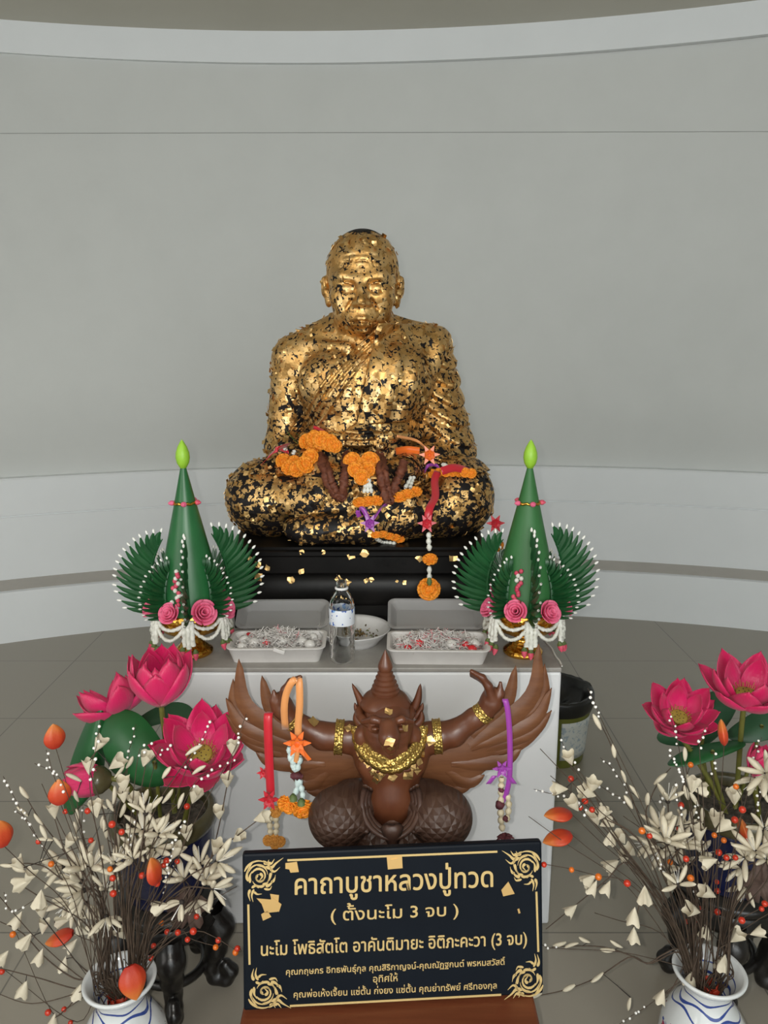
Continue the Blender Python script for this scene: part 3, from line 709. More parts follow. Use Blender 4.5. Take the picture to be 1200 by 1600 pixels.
# ================================================================ low table, carved bird-man and the prayer plaque
M_table = mottled('red_brown_table_wood', (.115, .030, .012), (.17, .048, .02), 5, .35, .08, 40, .001, stretch=(1, 12, 12))
M_wood = mottled('carved_wood', (.085, .025, .011), (.135, .044, .018), 9, .36, .15, 120, .001, stretch=(3, 3, 1), Coat_Weight=.10, Coat_Roughness=.3)
M_wing = mottled('wing_wood', (.125, .046, .019), (.185, .075, .031), 14, .42, .25, 90, .001, stretch=(.6, 5, 5))
M_dark = mottled('dark_carved_wood', (.045, .022, .016), (.085, .042, .028), 12, .5, .3, 60, .002)
M_goldp = mat('gold_paint', (.62, .42, .12), .32, .9); t = NT(M_goldp); t.bump(t.voro(190, 'F1', t.coord()), .9, .003)
TT = .349
table = thing('table', 'low red-brown wooden table standing in front of the white plinth', 'table', (.01, 1.27, 0))
b = MB(); b.box((0, 0, TT - .014), (.515, .54, .028)); b.build('table_top', M_table, table, smooth=False, bevel=.005)
for sx in (-1, 1):
    for sy in (-1, 1):
        b = MB(); b.box((sx*.225, sy*.235, (TT - .028)/2), (.04, .04, TT - .028)); b.build('leg', M_table, table, smooth=False, bevel=.004)
b = MB(); b.box((0, -.235, TT - .055), (.41, .018, .055)); b.build('apron', M_table, table, smooth=False)

GD, GZ = 1.40, .530
gx0 = PD(608, 1200, GD).x
def g(px, py, dy=0.0):
    p = PD(px, py, GD + dy); return Vector((p.x - gx0, p.y - GD, p.z - GZ))
u_ = .00128
garuda = thing('garuda_statue', 'carved brown wooden bird-man statue with raised arms and spread wings', 'statue', (gx0, GD, TT))
gz = GZ - TT
def fld(h, lo, hi): return Field(lo, hi, h)
gf = fld(.0024, (-.27, -.20, -.02), (.27, .12, .42))
G = lambda *a: tuple(g(*a))
gf.ell(G(611, 1240, -.02), (.054, .055, .075), .02); gf.ell(G(611, 1185, -.01), (.074, .052, .052), .03)
for s in (-1, 1): gf.ell(G(611 + s*22, 1196, -.045), (.034, .02, .026), .02)
gf.cap(G(545, 1152), G(678, 1152), .030, .030, .02)
# arm on the left, its hand cocked back
gf.chain([G(545, 1152), G(505, 1150, -.005), G(468, 1132, -.01), G(455, 1122, -.012)], [.030, .026, .019, .0165], .01)
gf.chain([G(455, 1122, -.012), G(442, 1106, -.012), G(438, 1096, -.012)], [.0175, .020, .019], .01)
for k in range(4):
    d = k*.007
    gf.chain([G(441, 1096, -.025 + d), G(445, 1078, -.027 + d), G(454, 1065 + k, -.028 + d), G(469, 1058 + 2*k, -.03 + d)], [.0088, .0078, .0066, .0045], .004)
gf.chain([G(434, 1106, -.015), G(429, 1094, -.018), G(428, 1080, -.018)], [.010, .0085, .0035], .006)
# arm on the right, bent up
gf.chain([G(678, 1152), G(708, 1146, -.005), G(742, 1122, -.01), G(757, 1112, -.012)], [.030, .025, .0195, .017], .01)
gf.chain([G(757, 1112, -.012), G(768, 1096, -.012), G(770, 1088, -.012)], [.0175, .021, .019], .01)
for k in range(4):
    d = k*.007
    gf.chain([G(768, 1090, -.025 + d), G(763, 1072, -.027 + d), G(754, 1059 + k, -.028 + d), G(737, 1049 + 2*k, -.03 + d)], [.0088, .0078, .0066, .0045], .004)
gf.chain([G(776, 1098, -.015), G(781, 1084, -.018), G(782, 1067, -.018)], [.010, .0085, .0035], .006)
# neck and head, bowed towards the plaque
gf.cap(G(610, 1160, 0), G(606, 1130, -.03), .04, .045, .02)
gf.ell(G(606, 1130, -.045), (.049, .055, .054), .015); gf.ell(G(606, 1150, -.07), (.040, .035, .034), .015)
gf.chain([G(607, 1136, -.115), G(608, 1152, -.128), G(610, 1166, -.122), G(611, 1176, -.108)], [.017, .018, .013, .005], .008)
gf.chain([G(590, 1170, -.085), G(611, 1178, -.098), G(632, 1170, -.085)], [.007, .009, .007], .006)
for s in (-1, 1):
    gf.ell(G(606 + s*20, 1138, -.10), (.014, .01, .009), .004); gf.chain([G(606 + s*6, 1128, -.108), G(606 + s*22, 1124, -.104), G(606 + s*38, 1128, -.08)], [.006, .007, .005], .005)
    gf.ell(G(606 + s*20, 1139, -.111), (.007, .005, .004), .003)
    gf.chain([G(606 + s*12, 1160, -.115), G(606 + s*30, 1156, -.095)], [.004, .004], .004, 's')
    gf.ell(G(606 + s*40, 1150, -.05), (.016, .02, .022), .008)
gf.ell(G(611, 1266, -.058), (.006, .006, .003), .004, 's'); gf.chain([G(598, 1262, -.056), G(624, 1262, -.056)], .0022, .003, 's'); gf.ell(G(611, 1236, -.053), (.004, .004, .005), .004, 's')
gf.chain([G(590, 1222, -.055), G(611, 1226, -.055), G(634, 1222, -.055)], .003, .006, 's')
gb = link('body', gf.mesh('garuda_body'), M_wood, garuda); gb.location.z = gz
# tall crown with its tiers, bulb and ear flames
cr = MB(); c0 = g(602, 1098, -.03); prof = [(.058, -.006), (.060, .0), (.058, .006), (.050, .018), (.040, .026), (.033, .029), (.034, .036), (.030, .040), (.031, .046), (.026, .052), (.027, .058), (.022, .064), (.023, .070), (.018, .076), (.0185, .082), (.0145, .086), (.0165, .091), (.0175, .097), (.016, .105), (.011, .118), (.006, .130), (.001, .142)]
kk = (g(600, 1009, -.01).z - c0.z)/.142
cr.lathe([(r*.82, z*kk) for r, z in prof], 28, c0); crn = cr.build('crown', M_wood, garuda, sharp=40, loc=(0, 0, gz))
b = MB(); b.tube([c0 + Vector((.050*math.cos(a), .050*math.sin(a) - .006, -.014 + .008*math.sin(a))) for a in [2*PI*i/40 for i in range(40)]], .0085, 8, closed=True, jit=.12); b.build('brow_band', M_wood, crn, loc=(0, 0, 0))
def flame(b, pts, w, th, m=None):
    """pointed, flattened blade along a curve: w = widths"""
    P = spl(pts, 12); n = len(P); R = []
    for i in range(n):
        T = (P[min(i+1, n-1)] - P[max(i-1, 0)]).normalized(); sd = T.cross(Vector((0, 1, 0))).normalized(); u = i/(n-1)
        ww = w*(1.15*(1 - u)**.55*(.55 + .45*min(1, u*5))) if i < n-1 else w*.02; tt = th*(.35 + .65*(1 - u))
        R.append([P[i] + sd*ww, P[i] + Vector((0, -tt, 0)) + sd*ww*.3, P[i] + Vector((0, -tt, 0)) - sd*ww*.3, P[i] - sd*ww, P[i] + Vector((0, tt, 0)) - sd*ww*.3, P[i] + Vector((0, tt, 0)) + sd*ww*.3])
    b.grid(R, cv=True); o = len(b.v) - n*6; b.f.append(tuple(o + k for k in range(6))[::-1]); b.f.append(tuple(o + (n-1)*6 + k for k in range(6))); b.mi.extend([b.cur]*2)
for s, x0 in ((-1, 570), (1, 645)):
    b = MB(); flame(b, [g(x0, 1112, -.03), g(x0 + s*8, 1092, -.03), g(x0 + s*(20 if s < 0 else 12), 1068, -.03)], .0095, .006)
    flame(b, [g(x0 + s*2, 1122, -.035), g(x0 + s*12, 1110, -.035), g(x0 + s*16, 1098, -.035)], .007, .005); flame(b, [g(x0 - s*3, 1140, -.04), g(x0 + s*12, 1126, -.04), g(x0 + s*14, 1110, -.04)], .010, .006)
    b.build('ear_flame', M_wood, crn)
# wings: one tapering feather after another
FE = [((735, 1165), (828, 1092), (842, 1006), 17), ((738, 1150), (790, 1100), (806, 1040), 15), ((738, 1160), (840, 1105), (851, 1037), 14), ((735, 1168), (830, 1130), (862, 1075), 14), ((730, 1176), (826, 1148), (862, 1110), 13), ((722, 1184), (806, 1166), (852, 1134), 13), ((705, 1192), (784, 1190), (815, 1169), 14),
      ((690, 1196), (730, 1222), (757, 1211), 15), ((670, 1196), (705, 1232), (736, 1230), 16), ((660, 1185), (730, 1178), (800, 1128), 26), ((655, 1195), (715, 1205), (780, 1178), 22), ((655, 1205), (690, 1222), (735, 1218), 18)]
for s in (1, -1):
    wg = None
    for k, (r0, cc, tp, w) in enumerate(FE):
        f = lambda q, q2: g(q[0] if s > 0 else 1213 - q[0] + (2 if q2 else 0), q[1] + (0 if s > 0 else (24 if k in (0, 2) else 16 if k in (1, 3) else 6)*q2), .028 + .0035*(k % 3))
        b = MB(); flame(b, [f(r0, 0), f(cc, .6), f(tp, 1)], w*u_*(1.02 if k < 9 else 1.5), .0075)
        if wg is None: wg = b.build('wing', M_wing, garuda, sharp=35, loc=(0, 0, gz))
        else: b.build('feather', M_wing, wg, sharp=35)
# folded legs in a scaled skirt
lf = fld(.0026, (-.24, -.2, -.03), (.24, .12, .16))
for s in (-1, 1):
    X = lambda q: 610 + s*q
    lf.cap(G(X(50), 1254, -.03), G(X(78), 1276, -.065), .044, .054, .02); lf.ell(G(X(82), 1277, -.065), (.055, .058, .053), .02); lf.cap(G(X(82), 1290, -.05), G(X(28), 1300, .02), .04, .035, .02)
    lf.chain([G(X(44), 1275, -.085), G(X(52), 1290, -.105), G(X(36), 1300, -.105)], [.007, .007, .004], .004)
    lf.ell(G(X(46), 1292, -.095), (.018, .012, .012), .008)
lf.ell(G(610, 1302, -.03), (.08, .06, .035), .02); lf.cap(G(545, 1246, .0), G(675, 1246, .0), .035, .035, .02)
M_scale = mat('scaled_dark_wood', (.06, .03, .02), .5); t = NT(M_scale); v = t.coord()
sx = t.n('ShaderNodeSeparateXYZ'); t.l(v, sx.inputs[0]); cxz = t.n('ShaderNodeCombineXYZ'); t.l(t.math('ABSOLUTE', sx.outputs['X']), cxz.inputs[0]); t.l(sx.outputs['Z'], cxz.inputs[1])
mp = t.n('ShaderNodeMapping'); mp.inputs['Rotation'].default_value = (0, 0, math.radians(35)); t.l(cxz.outputs[0], mp.inputs['Vector'])
vo = t.n('ShaderNodeTexVoronoi'); vo.distance = 'CHEBYCHEV'; vo.voronoi_dimensions = '2D'; vo.inputs['Scale'].default_value = 72; vo.inputs['Randomness'].default_value = .0; t.l(mp.outputs[0], vo.inputs['Vector'])
t.col(t.mix(t.noise(20, 4, .6, v), (.042, .020, .013), (.08, .040, .026))); bpn = t.bump(t.math('SUBTRACT', 1.0, vo.outputs['Distance']), .9, .006)
lg = link('scaled_legs', lf.mesh('garuda_legs'), M_scale, garuda); lg.location.z = gz; lg['label'] = 'dark scaled folded legs'
b = MB(); b.box((0, .0, (gz + .006)/2), (.20, .15, gz - .014)); b.build('plinth_block', M_dark, garuda, smooth=False, bevel=.006)
# girdle with its pendant
b = MB()
for k, (r, z0) in enumerate(((1.0, 0), (1.13, .004), (1.26, .009))):
    b.tube([g(611 + 36*r*math.cos(a), 1254 + 44*r*math.sin(a), -.092 - .014*math.sin(a) - .008*k + .03*abs(math.cos(a))**3) for a in [PI*(-.15 + 1.3*i/26) for i in range(27)]], .0052, 7, jit=.15)
gd_ = b.build('girdle', M_dark, garuda, loc=(0, 0, gz))
b = MB(); flame(b, [g(612, 1286, -.118), g(613, 1305, -.125), g(614, 1326, -.11)], .022, .008); b.build('pendant', M_dark, gd_)
# gilt collar, armlets and bangles
b = MB(); P = []
inn = spl([g(x, y, d) for x, y, d in ((566, 1130, -.030), (572, 1154, -.060), (588, 1172, -.086), (612, 1180, -.094), (633, 1171, -.086), (648, 1154, -.060), (654, 1130, -.030))], 61)
out = spl([g(x, y, d) for x, y, d in ((550, 1132, -.028), (557, 1168, -.056), (580, 1194, -.080), (612, 1206, -.090), (642, 1193, -.080), (661, 1168, -.056), (667, 1132, -.028))], 61)
for i in range(61):
    a, c = inn[i], out[i]; lobe = 1.0 + .10*abs(math.sin(i*PI/4)); P.append([a + Vector((0, -.003, 0)), a.lerp(c, .22) + Vector((0, -.009, 0)), a.lerp(c, .30) + Vector((0, -.006, 0)), a.lerp(c, .62) + Vector((0, -.007, 0)), a.lerp(c, .70) + Vector((0, -.010, 0)), a.lerp(c, lobe) + Vector((0, -.003, 0))])
b.sheet(P, .004); col_ = b.build('gilt_collar', M_goldp, garuda, fix=True, loc=(0, 0, gz), label='gilt necklace collar')
b = MB(); c = g(614, 1192, -.100)
for k in range(6): a = 2*PI*k/6; b.ell(c + Vector((.007*math.cos(a), 0, .007*math.sin(a))), (.0055, .004, .0055), 6, 8)
b.ell(c + Vector((0, -.003, 0)), (.005, .004, .005), 6, 8); b.build('rosette', M_goldp, col_)
def band(name, a, c, r, w):
    a, c = Vector(a), Vector(c); d = (c - a).normalized(); m = (a + c)/2; b = MB(); u = d.orthogonal().normalized(); v_ = d.cross(u); P = []
    for q, rr in ((-1, 1.0), (-.9, 1.08), (-.65, 1.10), (-.55, 1.04), (0, 1.06), (.55, 1.04), (.65, 1.10), (.9, 1.08), (1, 1.0)):
        P.append([m + d*w*q + (u*math.cos(t_) + v_*math.sin(t_))*r*rr for t_ in [2*PI*i/32 for i in range(32)]])
    b.grid(P, cv=True); return b.build(name, M_goldp, garuda, fix=True, loc=(0, 0, gz))
band('armlet', g(523, 1151), g(537, 1152), .0325, .0088); band('armlet', g(676, 1151), g(690, 1150), .0325, .0088)
band('bangle', g(461, 1127, -.011), g(455, 1122, -.012), .0205, .007); band('bangle', g(752, 1116, -.011), g(758, 1111, -.012), .0205, .009)
# where a photo ray meets a built surface, for leaves and garlands that lie on it
from mathutils.bvhtree import BVHTree
def bvh(objs):
    V, F = [], []
    for o, off in objs:
        n = len(o.data.vertices); co = np.empty(n*3, np.float32); o.data.vertices.foreach_get('co', co); k = len(V); V.extend((co.reshape(-1, 3) + np.array(off)).tolist()); F.extend([[i + k for i in p.vertices] for p in o.data.polygons])
    return BVHTree.FromPolygons(V, F)
GT = bvh([(gb, (gx0, GD, GZ)), (lg, (gx0, GD, GZ))])
def hit(tree, px, py, D):
    q = tree.ray_cast(Vector((0, 0, CAM_H)), ray(px, py).normalized())
    return (q[0], q[1]) if q[0] is not None else (PD(px, py, D), Vector((0, -1, 0)))
for k, (x, y, s) in enumerate([(562, 1176, 9), (568, 1186, 10), (576, 1193, 10), (586, 1200, 10), (582, 1206, 8), (591, 1212, 13), (597, 1209, 11), (588, 1218, 10), (614, 1213, 12), (636, 1210, 15), (645, 1198, 9), (651, 1203, 10), (653, 1190, 11), (657, 1178, 11), (672, 1157, 13), (545, 1139, 10), (489, 1129, 14), (607, 1113, 11), (632, 1138, 10), (609, 1158, 13), (611, 1167, 10)]):
    p, n = hit(GT, x, y, GD); p = p + n*.0015
    leaf_bit('gold_leaf_square', (p.x - gx0, p.y - GD, p.z - TT), n, s*.00118, garuda, seed=50 + k)

# ---- plaque
TLq = Vector((0, 0, CAM_H)) + ray(377, 1335)*1.33; TRq = Vector((0, 0, CAM_H)) + ray(845, 1315)*1.37; BRq = Vector((0, 0, CAM_H)) + ray(851, 1553)*1.37; BLq = Vector((0, 0, CAM_H)) + ray(382, 1580)*1.33
PU = (TRq - TLq + BRq - BLq).normalized(); PN = PU.cross(((TLq + TRq) - (BLq + BRq)).normalized()).normalized(); PV = PN.cross(PU).normalized()
PC = (TLq + TRq + BLq + BRq)/4; pw_, ph_ = ((TRq - TLq).length + (BRq - BLq).length)/2, ((TLq - BLq).length + (TRq - BRq).length)/2
PM = Matrix((PU, PV, PN)).transposed().to_4x4(); PM.translation = PC
def pq(px, py):                                                     # photo point on the plaque face -> its own face coordinates
    d = ray(px, py); t_ = (PC - Vector((0, 0, CAM_H))).dot(PN)/d.dot(PN); q = Vector((0, 0, CAM_H)) + d*t_ - PC; return Vector((q.dot(PU), q.dot(PV)))
plaque = thing('prayer_plaque', 'black and gold prayer plaque with Thai lettering leaning on the low table', 'plaque')
plaque.matrix_world = PM
M_plq = mottled('blue_black_stone', (.004, .006, .010), (.006, .009, .014), 6, .45, 0, Specular_IOR_Level=.10)
M_ink = mat('gold_lettering', (.62, .45, .19), .42, .35)
b = MB(); b.box((0, 0, -.0095), (pw_, ph_, .019)); b.build('board', M_plq, plaque, smooth=False, bevel=.004)
def line_bar(a, c, w=.0036):
    a, c = pq(*a), pq(*c); d = (c - a); n_ = Vector((-d.y, d.x)).normalized()*w/2; b = MB()
    b.prism([a - n_, c - n_, c + n_, a + n_], Matrix.Identity(4), .0008); b.build('border_line', M_ink, plaque, smooth=False)
line_bar((449, 1344), (777, 1330.5)); line_bar((388, 1413), (390, 1507)); line_bar((838, 1393), (841, 1487)); line_bar((453, 1571.5), (783, 1554))
TONE, UPPER = '\u0e48\u0e49\u0e4a\u0e4b\u0e4c', '\u0e31\u0e34\u0e35\u0e36\u0e37'
def glyphs(s):
    cu = bpy.data.curves.new('tmp', 'FONT'); cu.body = s; cu.size = 1; cu.extrude = .5; cu.resolution_u = 3
    o = bpy.data.objects.new('tmp', cu); COL.objects.link(o); bpy.context.view_layer.update()
    me = bpy.data.meshes.new_from_object(o.evaluated_get(bpy.context.evaluated_depsgraph_get())); bpy.data.objects.remove(o); bpy.data.curves.remove(cu)
    V = np.array([v.co[:] for v in me.vertices]).reshape(-1, 3); F = [tuple(p.vertices) for p in me.polygons]; bpy.data.meshes.remove(me); return V, F
PEN0 = glyphs('l')[0][:, 0].max()
def text(s, x0, x1, y0, y1, bold, hscale=1.0):
    """one line of lettering fitted between two photo points on its baseline"""
    base, marks = '', []
    for ch in s:
        if ch in TONE: marks.append((ch, base))
        else: base += ch
    parts = [glyphs(base)]; X0, X1 = parts[0][0][:, 0].min(), parts[0][0][:, 0].max()
    for ch, pre in marks:
        V, F = glyphs(ch); pen = glyphs(pre + 'l')[0][:, 0].max() - PEN0
        tall = pre[-1] in UPPER; asc = len(pre) > 1 and pre[-2] in 'ปฝฟ'
        V = V + np.array([pen - (.10 if asc else 0), .17 if tall else .06, 0]); parts.append((V, F))
    a, c = pq(x0, y0), pq(x1, y1); L = (c - a).length; k = L/(X1 - X0); b = MB()
    for dx, dy, dz in (((0, 0, 0),) if not bold else ((-bold, 0, 0), (bold, 0, .00003), (0, -bold, .00006), (0, bold, .00009), (-bold*.7, bold*.7, .00012), (bold*.7, -bold*.7, .00015))):
        for V, F in parts: b.add([((v[0] - X0)*k + dx, v[1]*k*hscale + dy, v[2]*.0008 + dz) for v in V], F)
    o = b.build('lettering', M_ink, plaque, smooth=False)
    o.location = (a.x, a.y, .0004); o.rotation_euler = (0, 0, math.atan2(c.y - a.y, c.x - a.x)); return o
text('คาถาบูชาหลวงปู่ทวด', 461, 770, 1397.5, 1385, .0006, 1.12)
text('( ตั้งนะโม 3 จบ )', 517, 716, 1438.5, 1430, .0003, .82)
text('นะโม โพธิสัตโต อาคันติมายะ อิติภะคะวา (3 จบ)', 408, 823, 1493, 1475, .0004, 1.18)
text('คุณกฤษภร อิทธพันธุ์กุล คุณสิริกาญจน์-คุณณัฏฐกนต์ พรหมสวัสดิ์', 447, 788, 1523, 1507, .00018, 1.0)
text('อุทิศให้', 583, 621, 1534.5, 1532.5, .00018, 1.0)
text('คุณพ่อเห้งเจี้ยน แซ่ตั้น ก่งยง แซ่ตั้น คุณย่าทรัพย์ ศรีทองกุล', 459, 776, 1558.5, 1544, .00018, 1.0)
# corner ornament: a scroll with flame leaves running out along both edges (drawn for the top left corner, 0..1 to the right and down)
def stroke(b, pts, w0, w1=None, n=14):
    P = spl([Vector((x, -y, 0)) for x, y in pts], n); Lf, Rt = [], []
    for i in range(n):
        T = (P[min(i+1, n-1)] - P[max(i-1, 0)]).normalized(); u = i/(n-1); w = (w0*(1-u) + (w1 if w1 is not None else 0.004)*u)*(.35 + .65*min(1, u*6)); N = Vector((-T.y, T.x, 0)); Lf.append(P[i] + N*w); Rt.append(P[i] - N*w)
    for i in range(n-1):
        b.add([Lf[i], Rt[i], Rt[i+1], Lf[i+1]] + [q + Vector((0, 0, .012)) for q in (Lf[i], Rt[i], Rt[i+1], Lf[i+1])], [(4, 5, 6, 7), (0, 4, 7, 3), (1, 2, 6, 5), (0, 1, 5, 4), (3, 7, 6, 2)])
orn = MB(); cx_, cy_ = .34, .42
for a0, r0, r1, sp, w in ((200, .40, .36, 110, .035), (190, .31, .27, 130, .028), (205, .21, .10, 300, .035), (20, .15, .04, 260, .03), (285, .38, .33, 70, .035), (260, .27, .22, 90, .03), (345, .30, .24, 60, .045), (60, .26, .20, 90, .04)):
    stroke(orn, [(cx_ + (r0 + (r1-r0)*i/9)*math.cos(math.radians(a0 + sp*i/9)), cy_ + (r0 + (r1-r0)*i/9)*math.sin(math.radians(a0 + sp*i/9))) for i in range(10)], w)
for pts, w in (([(.50, .20), (.66, .22), (.78, .12), (.97, .0)], .055), ([(.58, .10), (.66, .12), (.74, .02)], .045), ([(.46, .10), (.54, .12), (.60, .03)], .04), ([(.62, .26), (.74, .32), (.88, .22)], .04), ([(.10, .72), (.06, .84), (.10, 1.0)], .045), ([(.20, .72), (.14, .86), (.17, 1.02)], .04), ([(.14, .68), (.24, .64), (.32, .70)], .04), ([(.20, .78), (.28, .84), (.40, .84)], .035),
               ([(.05, .52), (.02, .38), (.10, .18), (.22, .04)], .045), ([(.10, .56), (.10, .40), (.16, .28)], .045), ([(.42, .62), (.54, .58), (.60, .46)], .04), ([(.50, .66), (.62, .62), (.74, .46)], .05), ([(.46, .72), (.60, .74), (.66, .66)], .035), ([(.64, .56), (.72, .54), (.76, .40)], .035), ([(.36, .34), (.42, .42), (.34, .52)], .045), ([(.30, .38), (.26, .46), (.32, .54)], .04)):
    stroke(orn, pts, w)
for (px, py), sx, sy, w, h in (((384, 1343), 1, 1, 59, 64), ((841, 1326), -1, 1, 60, 65), ((391, 1579), 1, -1, 64, 64), ((846.5, 1558), -1, -1, 62, 68)):
    me = orn.mesh('corner_ornament'); o = link('corner_ornament', me, M_ink, plaque, False); q = pq(px, py); k = .00113
    o.location = (q.x, q.y, 0); o.scale = (sx*w*k, sy*h*k, .06); o.rotation_euler = (0, 0, math.radians(.4))
def scrap(poly, z=.0008):
    b = MB(); b.prism([pq(*q) for q in poly][::-1], Matrix.Translation((0, 0, z)), .0006); b.build('gold_leaf_scrap', M_flake, plaque, smooth=False)
for k, poly in enumerate(([(446, 1348), (464, 1346), (467, 1362), (454, 1363), (452, 1358), (446, 1357)], [(604, 1337), (628, 1336), (629, 1356), (606, 1358)], [(401, 1403), (424, 1405), (422, 1396), (436, 1398), (434, 1424), (414, 1426), (409, 1412)], [(424, 1400), (440, 1412), (436, 1424), (422, 1416)], [(408, 1428), (418, 1422), (424, 1432), (411, 1438)], [(783, 1390), (794, 1377), (804, 1396), (786, 1400)], [(610, 1342), (622, 1340), (621, 1350), (611, 1351)], [(808, 1420), (811, 1419), (813, 1426), (810, 1427)])): scrap(poly, .0008 + .0007*(k in (3, 6)))
# worn raised letters on the black base of the monk
V, F = glyphs('บุญาทะ'); q0 = PD(583, 884, 2.018); q1 = PD(634, 884, 2.018); k = (q1.x - q0.x)/(V[:, 0].max() - V[:, 0].min()); b = MB(); b.add([(v[0]*k, v[1]*k, v[2]*.0012) for v in V], F)
o = b.build('inscription', M_black, monk, smooth=False); o.location = (q0.x + .07, q0.y - 2.33 - .0005, q0.z - PT); o.rotation_euler = (PI/2, 0, 0)
# ================================================================ garlands laid on the golden monk and hung on the carved bird-man
M_mari = mottled('marigold_orange', (.78, .20, .008), (.92, .36, .02), 120, .65)
M_mari2 = mottled('dried_marigold', (.42, .16, .02), (.60, .28, .05), 120, .7)
M_satin_red = mat('red_satin', (.55, .015, .03), .32, 0, Sheen_Weight=.2)
M_satin_orange = mat('orange_satin', (.80, .15, .015), .3, 0, Sheen_Weight=.2)
M_satin_peach = mat('copper_satin', (.72, .30, .10), .28, 0, Sheen_Weight=.2)
M_satin_purple = mat('purple_satin', (.30, .045, .34), .3, 0, Sheen_Weight=.2)
M_rosary = mottled('brown_dried_strand', (.09, .022, .010), (.19, .055, .022), 90, .7)
M_cream = mottled('dried_cream_buds', (.50, .42, .27), (.66, .58, .42), 70, .6)
M_wine = mottled('dried_wine_petals', (.05, .008, .012), (.11, .02, .028), 70, .7)
M_gleaf = mottled('small_green_leaf', (.03, .10, .02), (.06, .16, .035), 40, .45)
def mari_mesh(r, flat, seed):
    rnd = random.Random(seed); b = MB()
    for ring, (n, tilt, L) in enumerate(((5, 80, .55), (9, 58, .75), (12, 36, .92), (14, 14, 1.0), (12, -8, .95))):
        for k in range(n):
            a = 2*PI*k/n + ring*.4 + rnd.uniform(-.15, .15); th = math.radians(tilt + rnd.uniform(-8, 8)); d = Vector((math.cos(a)*math.cos(th), math.sin(a)*math.cos(th), math.sin(th)*flat)); sd = Vector((-math.sin(a), math.cos(a), 0)); up = d.cross(sd) * -1
            P = []
            for i, (u, w) in enumerate(((.15, .08), (.6, .22), (.9, .28), (1.0, .20))):
                P.append([d*r*L*u + sd*r*w*q + up*r*(.07*abs(q)*(1 if i else 0) + .05*math.sin(q*5 + k)*(i == 3)) for q in (-1, -.33, .33, 1)])
            b.sheet(P, r*.05)
    b.ell((0, 0, 0), (r*.55, r*.55, r*.5*flat), 6, 10)
    return b.mesh('marigold')
MARI = [mari_mesh(.022, .8, k) for k in range(3)]
for me in MARI: me.materials.append(M_mari); me.polygons.foreach_set('use_smooth', np.ones(len(me.polygons), bool))
MARID = [me.copy() for me in MARI]
for me in MARID: me.materials[0] = M_mari2
def marigold(parent, p, r, axis=(0, -1, .2), seed=0, dried=False, squash=1.0):
    o = bpy.data.objects.new('marigold', (MARID if dried else MARI)[seed % 3]); COL.objects.link(o); o.parent = parent
    o.location = p; o.rotation_euler = Vector(axis).to_track_quat('Z', 'Y').to_euler(); o.scale = (r/.022, r/.022*squash, r/.022); return o
def ribbon(parent, pts, w, m, name='ribbon', n=24, wv=(1, 0, 0), label=None):
    P = spl(pts, n); G_ = []
    for i, p in enumerate(P):
        T = (P[min(i+1, n-1)] - P[max(i-1, 0)]).normalized(); s = (Vector(wv) - T*Vector(wv).dot(T)); s = s.normalized() if s.length > .2 else Vector((0, 0, 1))
        G_.append([p + s*w*q for q in (-.5, 0, .5)])
    b = MB(); b.sheet(G_, .0007); return b.build(name, m, parent)
def bow(parent, p, r, m, axis=(0, -1, .15), n=6, seed=0):
    """a pulled-ribbon star bow: pointed loops round a knot, in two tiers"""
    rnd = random.Random(seed); b = MB(); q = Vector(axis).to_track_quat('Z', 'Y')
    for tier, (rr, th, off) in enumerate(((1.0, 12, 0), (.72, 42, .5))):
        for k in range(n):
            a = 2*PI*(k + off)/n + rnd.uniform(-.12, .12); d = Vector((math.cos(a), math.sin(a), 0)); s = Vector((-math.sin(a), math.cos(a), 0)); z = Vector((0, 0, 1)); t_ = math.radians(th)
            tip = (d*math.cos(t_) + z*math.sin(t_))*r*rr; mid = tip*.5; w = r*.20
            up = (z*math.cos(t_) - d*math.sin(t_))
            P = [[s*w*e*.3, mid + s*w*e + up*r*.10, tip + s*w*e*.12, mid + s*w*e - up*r*.06, s*w*e*.3 - up*.001] for e in (-1, 0, 1)]
            b.sheet([[q @ v + Vector(p) for v in row] for row in P], .0006)
    b.ell(p, (r*.16,)*3, 6, 8)
    return b.build('bow', m, parent, smooth=False)
def strand(parent, pts, r, m, name='bud_strand', jit=.25, beads=None):
    """flower buds threaded end to end"""
    P = spl(pts, 60); L = sum((P[i+1]-P[i]).length for i in range(59)); n = beads or max(2, int(L/(r*2.2))); b = MB(); R = []
    Q = spl(pts, n*6 + 1)
    for i in range(len(Q)): R.append(r*(.55 + .5*abs(math.sin(PI*i/6))))
    b.tube(Q, R, 8, jit=jit*.4); return b.build(name, m, parent)
STt = bvh([(body, (-.07, 2.33, MZ)), (rb, (-.07, 2.33, MZ)), (base, (-.07, 2.33, PT))])
def on(px, py, off=.008, D=2.1):
    p, n = hit(STt, px, py, D); return p + Vector((0, -1, .25)).normalized()*off
